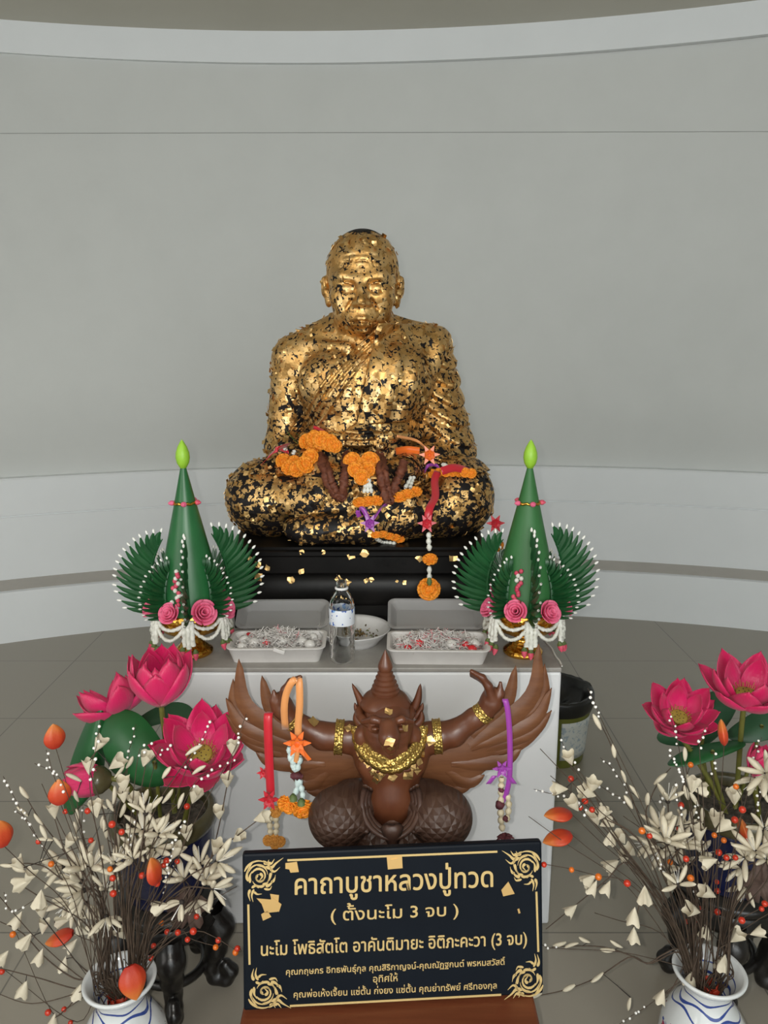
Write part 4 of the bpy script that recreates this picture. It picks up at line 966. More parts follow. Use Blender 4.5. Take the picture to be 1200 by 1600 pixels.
# 1 marigold rope doubled over the hand
t_ = thing('garland', 'orange marigold garland coiled on the monk\'s arm with red ribbon and green leaves', 'garland', (0, 0, 0))
for i, (x, y, r) in enumerate([(444, 722, 13), (453, 731, 13), (466, 733, 14), (478, 727, 14), (486, 715, 13), (492, 703, 13), (481, 692, 14), (492, 687, 14), (504, 689, 15), (516, 693, 14), (524, 698, 11), (461, 722, 10)]): marigold(t_, on(x, y, .016), r*.00185, (random.uniform(-.5, .5), -1, random.uniform(0, .7)), i)
ribbon(t_, [PD(409, 726, 2.13), PD(422, 711, 2.12), PD(436, 700, 2.11), on(453, 697, .024)], .018, M_satin_red, wv=(.6, 0, .7)); ribbon(t_, [on(440, 702, .02), on(450, 708, .022), on(444, 716, .018)], .012, M_satin_red, wv=(.6, 0, .7))
ribbon(t_, [on(490, 668, .008), on(500, 672, .012), on(508, 676, .008)], .010, M_satin_red, wv=(0, 0, 1))
for pts, w in (([(447, 672), (456, 683), (466, 694)], .015), ([(462, 678), (470, 683), (477, 690)], .012), ([(467, 708), (472, 714), (475, 722)], .010)):
    b = MB(); P = [on(x, y, .02) for x, y in pts]; P = spl(P, 9); b.sheet([[p + Vector((.7, 0, -.5))*w*math.sin(PI*(i + .3)/9)*q + Vector((0, .003, 0))*abs(q) for q in (-.5, 0, .5)] for i, p in enumerate(P)], .0008); b.build('leaf', M_gleaf, t_)
strand(t_, [on(441, 698, .02), on(449, 704, .022)], .006, M_jas); strand(t_, [on(462, 705, .024), on(459, 712, .024)], .006, M_jas)
# 2 heart-shaped knot of marigolds with a jasmine tassel
t_ = thing('garland', 'garland with a heart of three marigolds and white jasmine tassel in the monk\'s lap', 'garland', (0, 0, 0))
for i, (x, y, r) in enumerate([(551, 722, 14), (578, 722, 15), (565, 731, 14), (556, 735, 12), (575, 735, 13), (566, 746, 12)]): marigold(t_, on(x, y, .022 + .004*(i == 2)), r*.00185, (random.uniform(-.3, .3), -1, random.uniform(0, .5)), i)
for dx in (-4, 0, 4): strand(t_, [on(574 + dx*.4, 747, .022), on(575 + dx, 760, .024), on(575 + dx*1.5, 771, .024)], .0055, M_jas)
for i, (x, y) in enumerate(((563, 786), (576, 784), (588, 783))): marigold(t_, on(x, y, .016), .021, (0, -.6, 1), i, squash=.8)
# 3 little marigold pendant right of it
t_ = thing('garland', 'small marigold pendant under white buds, right of the marigold heart', 'garland', (0, 0, 0))
for dx in (-3, 2): strand(t_, [on(645 + dx, 745, .02), on(641 + dx, 754, .022), on(637 + dx*1.6, 764, .022)], .0058, M_jas)
for i, (x, y) in enumerate(((624, 778), (636, 773), (648, 769))): marigold(t_, on(x, y, .016), .021, (0, -.6, .9), i, squash=.8)
# 4 brown dried strands looped over the hands
for k, (pts, lb) in enumerate((([(500, 712), (508, 735), (515, 758), (532, 778), (538, 755), (541, 730), (543, 712)], 'loop of brown dried flower strand hanging left of the marigold heart'), ([(589, 712), (594, 735), (599, 762), (606, 785), (616, 762), (625, 742), (632, 722)], 'loop of brown dried flower strand hanging right of the marigold heart'))):
    t_ = thing('dried_garland', lb, 'garland', (0, 0, 0)); b = MB(); lumpy(b, [on(x, y, .014) for x, y in pts], .0115, 9, .005, .45); b.build('strand', M_rosary, t_)
    b = MB(); lumpy(b, [on(x + 7, y + 2, .017) for x, y in pts[:4]], .009, 9, .005, .45); b.build('strand', M_rosary, t_)
# 5 orange star bow by the forearm
t_ = thing('garland', 'orange star bow with orange ribbon and white buds by the monk\'s right-hand forearm', 'garland', (0, 0, 0))
bow(t_, on(670, 713, .03), .030, M_satin_orange); ribbon(t_, [on(618, 706, .012), on(636, 704, .022), on(655, 706, .024)], .020, M_satin_orange, wv=(0, 0, 1)); ribbon(t_, [on(620, 682, .01), on(645, 688, .02), on(656, 694, .024), on(668, 706, .028)], .008, M_satin_peach, wv=(0, 0, 1)); strand(t_, [on(690, 726, .012), on(700, 730, .012), on(710, 733, .012)], .007, M_jas)
ribbon(t_, [on(662, 739, .014), on(668, 729, .024), on(680, 728, .024), on(686, 734, .014)], .009, M_satin_purple, wv=(0, 0, 1))
# 6 red ribbon garland falling over the knee and the front of the base
t_ = thing('garland', 'long red ribbon garland over the monk\'s knee ending in two hanging marigolds', 'garland', (0, 0, 0))
for i in range(7): marigold(t_, on(676 + i*10, 741 - 3*math.sin(i*.5), .012), .0150, (random.uniform(-.4, .4), -1, .6), i)
ribbon(t_, [PD(747, 751, 2.15), PD(734, 738, 2.13), PD(711, 731, 2.10), PD(690, 736, 2.075)], .022, M_satin_red, wv=(0, .4, 1))
xh = on(672, 800, .02); front = PD(670, 860, 1.995)
ribbon(t_, [on(683, 738, .03), on(678, 752, .034), Vector((xh.x + .012, min(xh.y, 2.05), on(676, 770).z)), PD(671, 795, 2.0), PD(668, 818, 1.99)], .021, M_satin_red)
bow(t_, PD(667, 818, 1.985), .026, M_satin_red); strand(t_, [PD(670, 832, 1.99), PD(670, 846, 1.99), PD(671, 860, 1.99)], .0072, M_jas)
marigold(t_, PD(672, 874, 1.99), .021, (0, -.5, .8), 1, squash=.9); strand(t_, [PD(671, 885, 1.992), PD(671, 896, 1.992), PD(671, 906, 1.992)], .0068, M_jas)
marigold(t_, PD(670, 920, 1.992), .032, (0, -1, .15), 2)
b = MB(); b.tube([PD(671, 904, 1.975), PD(671, 910, 1.965), PD(671, 915, 1.962)], [.005, .0075, .004], 8); b.build('calyx', M_calyx, t_)
# 7 purple bow and a marigold piece at the monk's feet
t_ = thing('ribbon_bow', 'purple ribbon bow lying at the monk\'s crossed feet', 'bow', (0, 0, 0))
bow(t_, on(578, 818, .02), .026, M_satin_purple); ribbon(t_, [on(562, 808, .015), on(560, 800, .03), on(567, 796, .03), on(576, 812, .02)], .013, M_satin_purple, wv=(.7, 0, .7)); ribbon(t_, [on(581, 814, .02), on(590, 802, .03), on(597, 792, .026), on(606, 789, .016)], .013, M_satin_purple, wv=(.7, 0, .7))
t_ = thing('garland', 'crushed orange marigolds with white buds on the edge of the black base', 'garland', (0, 0, 0))
for i, (x, y) in enumerate(((588, 836), (598, 835), (608, 838), (617, 840), (624, 843))): marigold(t_, on(x, y, .012), .0155, (0, -.6, .8), i, squash=.7)
strand(t_, [on(588, 842, .010), on(600, 847, .012), on(618, 849, .012)], .006, M_jas)
t_ = thing('garland', 'red bow with an orange marigold half hidden behind the right leaf cone', 'garland', (0, 0, 0))
bow(t_, PD(774, 818, 2.06), .026, M_satin_red); marigold(t_, PD(777, 852, 2.02), .018, (0, -1, .3), 1); strand(t_, [PD(774, 826, 2.05), PD(776, 842, 2.03)], .006, M_jas)
# ---- on the carved bird-man
def gp(px, py, D): return PD(px, py, D)
t_ = thing('garland', 'red ribbon garland with star bow and dried marigolds hanging from the left wing', 'garland', (0, 0, 0))
ribbon(t_, [gp(423, 1112, 1.385), gp(419, 1118, 1.365), gp(419, 1150, 1.36), gp(421, 1200, 1.362), gp(423, 1242, 1.365)], .0165, M_satin_red); bow(t_, gp(421, 1249, 1.36), .022, M_satin_red); bow(t_, gp(412, 1207, 1.378), .014, M_satin_red, seed=3)
marigold(t_, gp(431, 1268, 1.365), .012, (0, -1, .4), 0, True)
for dx in (-4, 4): strand(t_, [gp(427 + dx, 1274, 1.365), gp(427 + dx*1.3, 1290, 1.365), gp(427 + dx, 1304, 1.365)], .0060, M_cream)
for i, (x, y) in enumerate(((419, 1313), (429, 1311), (438, 1315), (430, 1318))): marigold(t_, gp(x, y, 1.362), .011, (0, -1, .6), i, True)
strand(t_, [gp(427, 1320, 1.365), gp(427, 1330, 1.365)], .005, M_cream)
t_ = thing('garland', 'copper ribbon garland with orange star bow and fresh marigolds hung from the carved left hand', 'garland', (0, 0, 0))
ribbon(t_, [gp(446, 1140, 1.37), gp(444, 1110, 1.355), gp(447, 1085, 1.35), gp(456, 1066, 1.345), gp(466, 1060, 1.35), gp(468, 1078, 1.345), gp(468, 1105, 1.345), gp(466, 1130, 1.348), gp(466, 1155, 1.35)], .0135, M_satin_peach)
bow(t_, gp(465, 1161, 1.345), .027, M_satin_orange); ribbon(t_, [gp(466, 1165, 1.345), gp(474, 1176, 1.342), gp(484, 1188, 1.345)], .009, M_satin_orange); ribbon(t_, [gp(465, 1168, 1.348), gp(464, 1180, 1.345), gp(462, 1192, 1.348)], .009, M_satin_peach)
M_pale = mottled('pale_jasmine', (.45, .56, .55), (.60, .70, .68), 80, .6)
for pts in ([(452, 1166), (454, 1184), (462, 1204)], [(469, 1182), (467, 1194), (463, 1204)], [(458, 1168), (458, 1190), (462, 1205)]): strand(t_, [gp(x, y, 1.352) for x, y in pts], .0062, M_pale)
b = MB(); lumpy(b, [gp(457, 1212, 1.352), gp(464, 1213, 1.348), gp(470, 1213, 1.352)], .007, 8, .004, .4); b.build('knot', M_wine, t_)
for pts in ([(465, 1216), (464, 1230), (460, 1243)], [(467, 1216), (471, 1232), (474, 1247)]): strand(t_, [gp(x, y, 1.352) for x, y in pts], .0058, M_pale)
for i, (x, y) in enumerate(((450, 1257), (474, 1264))):
    marigold(t_, gp(x, y, 1.352), .022, (-.25 if i == 0 else .2, -.8, -.25), i); b = MB(); q = gp(x + (8 if i == 0 else -3), y - 12, 1.345); b.tube([q + Vector((0, 0, .006)), q, q - Vector((0, 0, .007))], [.003, .0075, .0085], 9); b.build('calyx', M_calyx, t_)
t_ = thing('garland', 'purple ribbon garland with dried cream buds hanging from the right wing', 'garland', (0, 0, 0))
ribbon(t_, [gp(789, 1104, 1.385), gp(789, 1092, 1.365), gp(793, 1108, 1.36), gp(796, 1140, 1.36), gp(797, 1180, 1.36), gp(796, 1215, 1.36), gp(791, 1240, 1.362), gp(782, 1258, 1.365)], .0105, M_satin_purple); bow(t_, gp(784, 1201, 1.362), .019, M_satin_purple)
for s_ in (-1, 1):
    b = MB(); q = gp(784 + s_*11, 1212, 1.36); b.sheet([[q + Vector((s_*.004*i + .005*j, 0, -.006*i)) for j in (-1, 0, 1)] for i in range(4)], .0006); b.build('ribbon_end', M_satin_purple, t_)
strand(t_, [gp(784, 1214, 1.365), gp(783, 1232, 1.365), gp(783, 1256, 1.365)], .0062, M_cream); strand(t_, [gp(793, 1240, 1.366), gp(795, 1262, 1.366), gp(791, 1284, 1.366)], .0062, M_cream); strand(t_, [gp(782, 1264, 1.365), gp(783, 1282, 1.365), gp(785, 1298, 1.365)], .0066, M_cream)
for x, y, r in ((783, 1234, 5), (781, 1258, 8), (790, 1279, 5)):
    b = MB(); q = gp(x, y, 1.362); b.ell(q, (r*.00115,)*3, 7, 9); b.v = [tuple(Vector(v) + Vector((random.uniform(-1, 1), random.uniform(-1, 1), random.uniform(-1, 1)))*.0016) for v in b.v]; b.build('dried_flower', M_wine, t_)
b = MB(); q = gp(789, 1305, 1.36)
for k in range(9): a = 2*PI*k/9; d = Vector((math.cos(a), -.3, .5*math.sin(a) - .1)); b.tube([q, q + d*.009, q + d*.018 + Vector((0, 0, -.002))], [.005, .004, .001], 6)
b.build('dried_flower', M_wine, t_)
# ================================================================ satin lotuses in glazed tubs on black carved stands
M_lotus = mat('pink_satin_petal', (.72, .012, .12), .27, 0, Sheen_Weight=.15, Anisotropic=.5); t = NT(M_lotus); v = t.coord('UV')
mp = t.n('ShaderNodeMapping'); mp.inputs['Scale'].default_value = (26, 1.2, 1); t.l(v, mp.inputs['Vector']); sx = t.n('ShaderNodeSeparateXYZ'); t.l(v, sx.inputs[0])
nz = t.noise(3, 3, .6, mp.outputs[0]); t.bump(nz, .55, .003)
base_ = t.ramp(sx.outputs['Y'], [(.0, (.62, .58, .30)), (.10, (.80, .20, .26)), (.22, (.68, .012, .13)), (.9, (.58, .005, .075))])
t.col(t.mix(t.math('MULTIPLY', nz, .28), base_, (.85, .07, .26)))
M_pod = mottled('lotus_seed_pod', (.28, .22, .03), (.45, .36, .07), 60, .6, .3, 150, .001)
M_stamen = mat('yellow_stamens', (.70, .48, .14), .6)
M_stem = mottled('lotus_stem', (.10, .11, .02), (.16, .15, .03), 30, .5)
M_lleaf = mottled('lotus_leaf_green', (.008, .075, .018), (.015, .11, .03), 10, .4, .1, 60, .002)
M_lleafd = mottled('lotus_leaf_dull', (.012, .055, .022), (.022, .08, .034), 10, .45, .1, 60, .002)
def petal_mesh(L, w, cup, nu=10, nv=7):
    P, UV = [], []
    for i in range(nu):
        u = i/(nu-1); hw = w*(math.sin(PI*min(1, u*.93 + .07)))**.75*(1 - .12*u) if u < 1 else w*.02; row = []
        bend = cup*math.sin(PI*u*.85)*L*.28
        for j in range(nv):
            q = 2*j/(nv-1) - 1; row.append((hw*q, -bend + hw*.75*(1 - math.sqrt(max(0, 1 - .8*q*q))), L*u*(1 - .03*abs(q))))
        P.append(row)
    b = MB(); b.sheet(P, .0012); me = b.mesh('petal'); uv = me.uv_layers.new(name='petal'); co = [v.co for v in me.vertices]; W_ = w
    for lp in me.loops: c = co[lp.vertex_index]; uv.data[lp.index].uv = (c.x/W_*.5 + .5, c.z/L)
    me.materials.append(M_lotus); me.polygons.foreach_set('use_smooth', np.ones(len(me.polygons), bool)); return me
PET = {'in': petal_mesh(.085, .024, .9), 'mid': petal_mesh(.098, .030, .8), 'out': petal_mesh(.092, .031, .7)}
def lotus(p, axis, scale, label, rings, root, pod=True, seed=0, stem_r=.006, group='satin lotus flowers'):
    rnd = random.Random(seed); t_ = thing('lotus_flower', label, 'flower', p, 0, group); q = Vector(axis).to_track_quat('Z', 'Y').to_matrix().to_4x4()
    for kind, n, op, ph, cl in rings:
        for k in range(n):
            a = 2*PI*(k + ph)/n + rnd.uniform(-.08, .08); o = bpy.data.objects.new('petal', PET[kind]); COL.objects.link(o); o.parent = t_
            M = q @ Matrix.Rotation(a, 4, 'Z') @ Matrix.Translation((0, -.010*scale, 0)) @ Matrix.Rotation(math.radians(op + rnd.uniform(-5, 5)), 4, 'X') @ Matrix.Scale(scale*rnd.uniform(.94, 1.05), 4)
            o.matrix_local = M
    if pod:
        b = MB(); b.lathe([(.0001, 0), (.008, 0), (.014, .008), (.019, .018), (.0195, .021), (.017, .0225), (.0001, .0225)], 20); b.v = [tuple((q @ Matrix.Scale(scale, 4)) @ Vector(v)) for v in b.v]; pd = b.build('seed_pod', M_pod, t_)
        b = MB()
        for k in range(12):
            a = k*2.4; r = .0046*math.sqrt(k); b.ell((q @ Matrix.Scale(scale, 4)) @ Vector((r*math.cos(a), r*math.sin(a), .0226)), (.0013*scale,)*3, 5, 6)
        b.build('seeds', M_dark, pd); b = MB()
        for k in range(40):
            a = 2*PI*k/40; c0_, c1 = [(q @ Matrix.Scale(scale, 4)) @ Vector((r*math.cos(a), r*math.sin(a), z)) for r, z in ((.013, .004), (.024 + .003*(k % 2), .024 + .003*(k % 3)))]; b.tube([c0_, c0_.lerp(c1, .6), c1], [.0005, .0005, .001], 4)
        b.build('stamens', M_stamen, t_, kind='stuff')
    ax_ = Vector(axis).normalized(); rt = Vector(root) - Vector(p); b = MB(); b.tube(bez((0, 0, .002), -ax_*.05, rt*.6 + Vector((0, 0, .03)), rt, 16), stem_r, 8); b.build('stem', M_stem, t_); return t_
def lotus_leaf(pts, label, m, root, group='lotus leaves'):
    """pts: rows of points across the blade, built as a thick wavy sheet"""
    c = Vector(pts[len(pts)//2][len(pts[0])//2]); pts = [[c + (Vector(p) - c)*1.22 for p in r] for r in pts]; t_ = thing('lotus_leaf', label, 'leaf', c, 0, group); b = MB(); b.sheet([[Vector(p) - c for p in r] for r in pts], .0016); b.build('blade', m, t_, sub=2)
    rt = Vector(root) - c; b = MB(); b.tube(bez((0, .004, 0), (0, .02, -.04), rt*.6, rt, 14), .0045, 8); b.build('stem', M_stem, t_); return t_
def leaf_rows(rows): return [[PD(x, y, D) for x, y, D in r] for r in rows]
M_tub = mottled('dark_blue_glaze', (.006, .008, .035), (.012, .016, .06), 8, .18, 0)
M_rim = mottled('olive_glazed_rim', (.05, .045, .02), (.10, .085, .04), 12, .25)
M_soil = mottled('pebble_soil', (.02, .017, .012), (.12, .10, .08), 70, .8, .8, 70, .006)
M_bwood = mottled('black_carved_wood', (.005, .0045, .004), (.012, .010, .009), 14, .3, .3, 30, .004)
TZ = .26
def tub_on_stand(X, Y, side, seed):
    st = thing('carved_stand', 'black carved wooden stand with scrolled feet under the %s lotus tub' % side, 'stand', (X, Y, 0), 0, 'carved tub stands')
    b = MB(); b.lathe([(.0001, TZ - .03), (.10, TZ - .03), (.118, TZ - .025), (.122, TZ - .012), (.118, TZ), (.0001, TZ)], 40); b.build('top', M_bwood, st)
    b = MB(); b.lathe([(.112, TZ - .075), (.118, TZ - .06), (.108, TZ - .045), (.112, TZ - .028), (.095, TZ - .028), (.092, TZ - .075)], 40, cap=False); b.build('apron', M_bwood, st)
    for k in range(5):
        a = math.radians(-75 + 72*k if X < 0 else -105 - 72*k); d = Vector((math.cos(a), math.sin(a), 0)); f = Field((-.05, -.05, -.005), (.16, .05, .21), .004)
        f.chain([(.095, 0, .205), (.118, 0, .16), (.105, 0, .10), (.088, 0, .055), (.100, 0, .025)], [.030, .030, .023, .018, .019], .015)
        f.chain([(.098, 0, .024), (.125, 0, .022), (.138, 0, .040), (.126, 0, .056), (.114, 0, .046)], [.020, .020, .017, .014, .010], .006)
        f.ell((.135, 0, .165), (.012, .022, .022), .008)
        o = link('leg', f.mesh('stand_leg'), M_bwood, st); o.rotation_euler = (0, 0, a)
    b = MB(); b.tube([(.075*math.cos(2*PI*i/40), .075*math.sin(2*PI*i/40), .062) for i in range(40)], .011, 8, closed=True); b.build('stretcher', M_bwood, st)
    tb = thing('lotus_tub', 'dark blue glazed tub with olive rim holding the %s lotuses' % side, 'tub', (X, Y, TZ), 0, 'glazed lotus tubs')
    b = MB(); b.lathe([(.0001, 0), (.085, 0), (.090, .008), (.10, .05), (.107, .11), (.108, .155), (.106, .17), (.094, .17), (.094, .15), (.0001, .15)], 44); b.build('bowl', M_tub, tb)
    b = MB(); b.lathe([(.105, .162), (.114, .168), (.119, .182), (.117, .198), (.110, .207), (.102, .207), (.097, .198), (.094, .165)], 44, cap=False); b.build('rim', M_rim, tb, label='olive glazed rolled rim')
    b = MB(); rows = []
    rnd = random.Random(seed)
    for i in range(10):
        r = .096*i/9; rows.append([(r*math.cos(2*PI*j/30), r*math.sin(2*PI*j/30), .178 + rnd.uniform(-.004, .005)) for j in range(30)])
    b.grid(rows[::-1], cv=True); b.build('pebbles', M_soil, tb, kind='stuff'); return Vector((X, Y, TZ + .175))
rl = tub_on_stand(-.50, 1.56, 'left', 1); rr_ = tub_on_stand(.815, 1.60, 'right', 2)
RG = lambda *k: [(a, n, o, p, 0) for a, n, o, p in k]
cupR = RG(('in', 5, 4, 0), ('mid', 6, 12, .5), ('out', 6, 20, 0)); openR = RG(('in', 6, 20, .0), ('mid', 7, 37, .5), ('out', 7, 54, .2)); halfR = RG(('in', 5, 22, 0), ('mid', 6, 36, .5), ('out', 6, 50, 0))
lotus(PD(252, 1100, 1.52), (.02, -.10, 1), 1.30, 'tall cup-shaped pink satin lotus, topmost in the left tub', cupR, rl + Vector((.02, .02, 0)), False, 1)
lotus(PD(190, 1118, 1.57), (-.45, .25, .8), 1.12, 'pink satin lotus with two upright petals, partly behind the left green leaf', RG(('in', 4, 20, 0), ('mid', 5, 34, .3), ('out', 5, 50, .1)), rl + Vector((-.03, .03, 0)), True, 5)
lotus(PD(316, 1188, 1.455), (.06, -.42, .90), 1.16, 'wide open pink satin lotus with yellow seed pod against the carved left wing', openR, rl + Vector((.05, -.01, 0)), True, 3)
lotus(PD(172, 1218, 1.45), (-1, -.12, .02), .98, 'drooping pink lotus bud with green base over the left vase', RG(('in', 4, -4, 0), ('mid', 5, 2, .5), ('out', 5, 6, 0)), rl + Vector((-.02, -.04, 0)), False, 4)
b = MB(); q_ = PD(172, 1218, 1.45); b.lathe([(.0001, -.006), (.016, .0), (.0275, .014), (.031, .027), (.0285, .030), (.0001, .030)], 20); cx0 = [o for o in bpy.data.objects if o.get('label', '').startswith('drooping pink')][0]
Mx = Vector((-1, -.12, .02)).to_track_quat('Z', 'Y').to_matrix(); b.v = [tuple(Mx @ Vector(v)) for v in b.v]; b.build('green_base', M_rim, cx0, label='olive green base of the bud')
lotus(PD(1058, 1128, 1.56), (-.05, -.46, .88), .96, 'open pink satin lotus showing its seed pod, leftmost in the right tub', openR, rr_ + Vector((-.03, -.02, 0)), True, 6)
lotus(PD(1164, 1098, 1.56), (.0, -.22, .95), 1.22, 'largest pink satin lotus, topmost in the right tub', halfR, rr_ + Vector((.0, .0, 0)), True, 7)
lotus(PD(1183, 1216, 1.50), (.12, -.1, 1), .82, 'closed pink lotus bud low in the right tub behind cream sprays', RG(('in', 4, -3, 0), ('mid', 5, 3, .5), ('out', 5, 7, 0)), rr_ + Vector((.03, -.05, -.0)), False, 8)
lotus_leaf(leaf_rows([[(147, 1120, 1.54), (152, 1119, 1.525), (160, 1122, 1.52), (164, 1130, 1.54)], [(128, 1160, 1.53), (142, 1160, 1.50), (155, 1160, 1.50), (164, 1162, 1.53)], [(115, 1195, 1.52), (130, 1200, 1.49), (150, 1200, 1.49), (162, 1196, 1.52)], [(110, 1222, 1.52), (122, 1232, 1.50), (142, 1235, 1.50), (158, 1222, 1.52)], [(106, 1252, 1.52), (113, 1262, 1.51), (121, 1262, 1.51), (128, 1250, 1.52)]]), 'upright folded green lotus leaf at the far left of the left tub', M_lleaf, rl + Vector((-.05, 0, 0)))
lotus_leaf(leaf_rows([[(170, 1135, 1.52), (190, 1120, 1.53), (212, 1122, 1.53), (228, 1132, 1.52)], [(168, 1160, 1.50), (195, 1150, 1.49), (225, 1152, 1.49), (250, 1160, 1.50)], [(178, 1190, 1.49), (205, 1190, 1.46), (240, 1192, 1.46), (268, 1195, 1.49)], [(185, 1205, 1.49), (215, 1218, 1.46), (250, 1220, 1.46), (280, 1208, 1.49)], [(200, 1212, 1.50), (220, 1223, 1.48), (248, 1225, 1.48), (272, 1212, 1.50)]]), 'broad green lotus leaf between the open lotus and the folded leaf', M_lleaf, rl + Vector((0, -.02, 0)))
lotus_leaf(leaf_rows([[(222, 1122, 1.60), (250, 1104, 1.61), (280, 1096, 1.62), (298, 1106, 1.61)], [(225, 1132, 1.58), (255, 1116, 1.59), (280, 1112, 1.60), (300, 1116, 1.60)], [(228, 1136, 1.58), (255, 1128, 1.58), (275, 1124, 1.58), (290, 1124, 1.59)]]), 'dull green lotus leaf behind the cup-shaped lotus', M_lleafd, rl + Vector((.02, .05, 0)))
lotus_leaf(leaf_rows([[(1092, 1100, 1.68), (1115, 1088, 1.69), (1138, 1092, 1.69), (1146, 1104, 1.68)], [(1060, 1130, 1.66), (1090, 1118, 1.66), (1120, 1115, 1.66), (1140, 1125, 1.67)], [(1032, 1150, 1.66), (1065, 1150, 1.64), (1100, 1150, 1.64), (1122, 1148, 1.66)], [(1045, 1162, 1.66), (1070, 1164, 1.65), (1095, 1165, 1.65), (1108, 1160, 1.66)]]), 'large dark lotus leaf behind the leftmost right-tub lotus', M_lleafd, rr_ + Vector((-.04, .05, 0)))
lotus_leaf(leaf_rows([[(1055, 1188, 1.57), (1070, 1174, 1.58), (1105, 1162, 1.58), (1150, 1158, 1.58)], [(1054, 1192, 1.54), (1080, 1185, 1.54), (1115, 1175, 1.54), (1165, 1165, 1.55)], [(1060, 1194, 1.54), (1085, 1195, 1.53), (1110, 1188, 1.53), (1140, 1176, 1.55)]]), 'green lotus leaf spreading low over the rim of the right tub', M_lleaf, rr_ + Vector((-.03, -.02, 0)))
lotus_leaf(leaf_rows([[(1143, 1142, 1.62), (1160, 1128, 1.63), (1185, 1112, 1.63), (1205, 1108, 1.63)], [(1145, 1150, 1.60), (1168, 1145, 1.60), (1192, 1135, 1.60), (1215, 1128, 1.61)], [(1155, 1155, 1.60), (1175, 1158, 1.59), (1198, 1154, 1.59), (1220, 1146, 1.60)]]), 'dark lotus leaf under the largest lotus at the right edge', M_lleafd, rr_ + Vector((.02, .03, 0)))
# ---- bucket behind the plinth
bk = thing('bucket', 'olive plastic bucket with pale label and black rim behind the plinth', 'bucket', (.632, 2.62, 0))
b = MB(); b.lathe([(.0001, 0), (.105, 0), (.108, .006), (.128, .235), (.128, .24), (.120, .24), (.1, .02), (.0001, .02)], 40); b.build('pail', mottled('olive_plastic', (.10, .11, .015), (.14, .15, .025), 6, .4), bk, sharp=50)
b = MB(); rnd = random.Random(3); P = []
for i, (r, z) in enumerate(((.131, .205), (.136, .22), (.138, .252), (.134, .266), (.122, .262), (.112, .235), (.095, .20), (.05, .185), (.001, .18))): P.append([((r + rnd.uniform(-.003, .003))*math.cos(2*PI*j/48), (r + rnd.uniform(-.003, .003))*math.sin(2*PI*j/48), z + rnd.uniform(-.004, .004)*(i > 0)) for j in range(48)])
b.grid(P, cv=True); b.build('bin_liner', mat('black_liner', (.010, .010, .009), .3), bk, fix=True, label='black bag folded over the rim')
M_labl = mat('pale_label', (.45, .47, .44), .5); t = NT(M_labl); t.col(t.mix(t.math('GREATER_THAN', t.noise(70, 3, .6, t.coord()), .56), (.50, .52, .49), (.30, .36, .40)))
b = MB(); P = []
for i in range(8):
    z = .035 + .15*i/7; r = .1085 + .0195*z/.235 + .0012; P.append([(r*math.cos(a), r*math.sin(a), z) for a in [math.radians(-92 + 70*j/16) for j in range(17)]])
b.sheet(P, .0006); b.build('label', M_labl, bk, label='pale printed label')
# ================================================================ porcelain vases of dried and papery stems
M_vase = mat('blue_white_porcelain', (.7, .72, .72), .12, 0, Coat_Weight=.3); t = NT(M_vase); v = t.coord()
sx = t.n('ShaderNodeSeparateXYZ'); t.l(v, sx.inputs[0]); ang = t.math('ARCTAN2', sx.outputs['Y'], sx.outputs['X']); z = sx.outputs['Z']
def zline(zc, amp, freq, ph, w):                                     # a brushed wavy line round the neck
    wv = t.math('MULTIPLY', t.math('SINE', t.math('ADD', t.math('MULTIPLY', ang, freq), ph)), amp)
    return t.math('LESS_THAN', t.math('ABSOLUTE', t.math('SUBTRACT', t.math('SUBTRACT', z, zc), wv)), t.math('MULTIPLY', t.math('ADD', t.noise(40, 2, .5, v), .35), w))
ink = None
for a in ((.262, .003, 5, .4, .0035), (.243, .006, 4, 1.2, .0030), (.283, .0, 1, 0, .0016), (.226, .007, 4, 2.9, .0022)):
    l_ = zline(*a); ink = l_ if ink is None else t.math('MAXIMUM', ink, l_)
paint = t.math('MULTIPLY', t.math('GREATER_THAN', t.noise(26, 3, .6, v), .56), t.math('LESS_THAN', z, .205))
flo_ = t.ramp(t.noise(17, 1, .5, v), [(.40, (.03, .12, .05)), (.5, (.42, .05, .10)), (.58, (.04, .08, .32))], 'CONSTANT')
t.col(t.mix(ink, t.mix(paint, t.mix(t.noise(12, 3, .5, v), (.58, .61, .62), (.70, .72, .72)), flo_), (.03, .06, .25)))
M_twig = mottled('dried_brown_twig', (.035, .022, .014), (.085, .055, .035), 60, .75)
M_dpet = mottled('dried_cream_petal', (.52, .46, .34), (.66, .60, .47), 45, .6, .2, 120, .001)
M_pearl = mat('white_bead', (.85, .84, .80), .25)
M_berry = mottled('red_berry', (.45, .025, .01), (.62, .05, .02), 60, .22)
M_berryo = mottled('orange_berry', (.60, .12, .01), (.72, .18, .02), 60, .22)
M_cal = mat('dark_calyx', (.02, .014, .01), .8)
M_phys = mat('orange_paper_leaf', (.7, .12, .02), .5); t = NT(M_phys); v = t.coord('Object'); sx = t.n('ShaderNodeSeparateXYZ'); t.l(v, sx.inputs[0])
zz = t.math('ADD', t.math('MULTIPLY', sx.outputs['Z'], 18.0), t.math('MULTIPLY', t.math('SUBTRACT', t.noise(60, 3, .6, v), .5), .35))
t.col(t.ramp(zz, [(.0, (.40, .022, .010)), (.45, (.52, .060, .014)), (.78, (.60, .17, .03)), (1.0, (.62, .38, .17))])); t.bump(t.noise(90, 3, .6, v), .4, .002)
M_bleaf = mottled('brown_dry_leaf', (.055, .030, .022), (.10, .06, .045), 30, .7)
def smoothmesh(b, name, m):
    me = b.mesh(name); me.materials.append(m); me.polygons.foreach_set('use_smooth', np.ones(len(me.polygons), bool)); return me
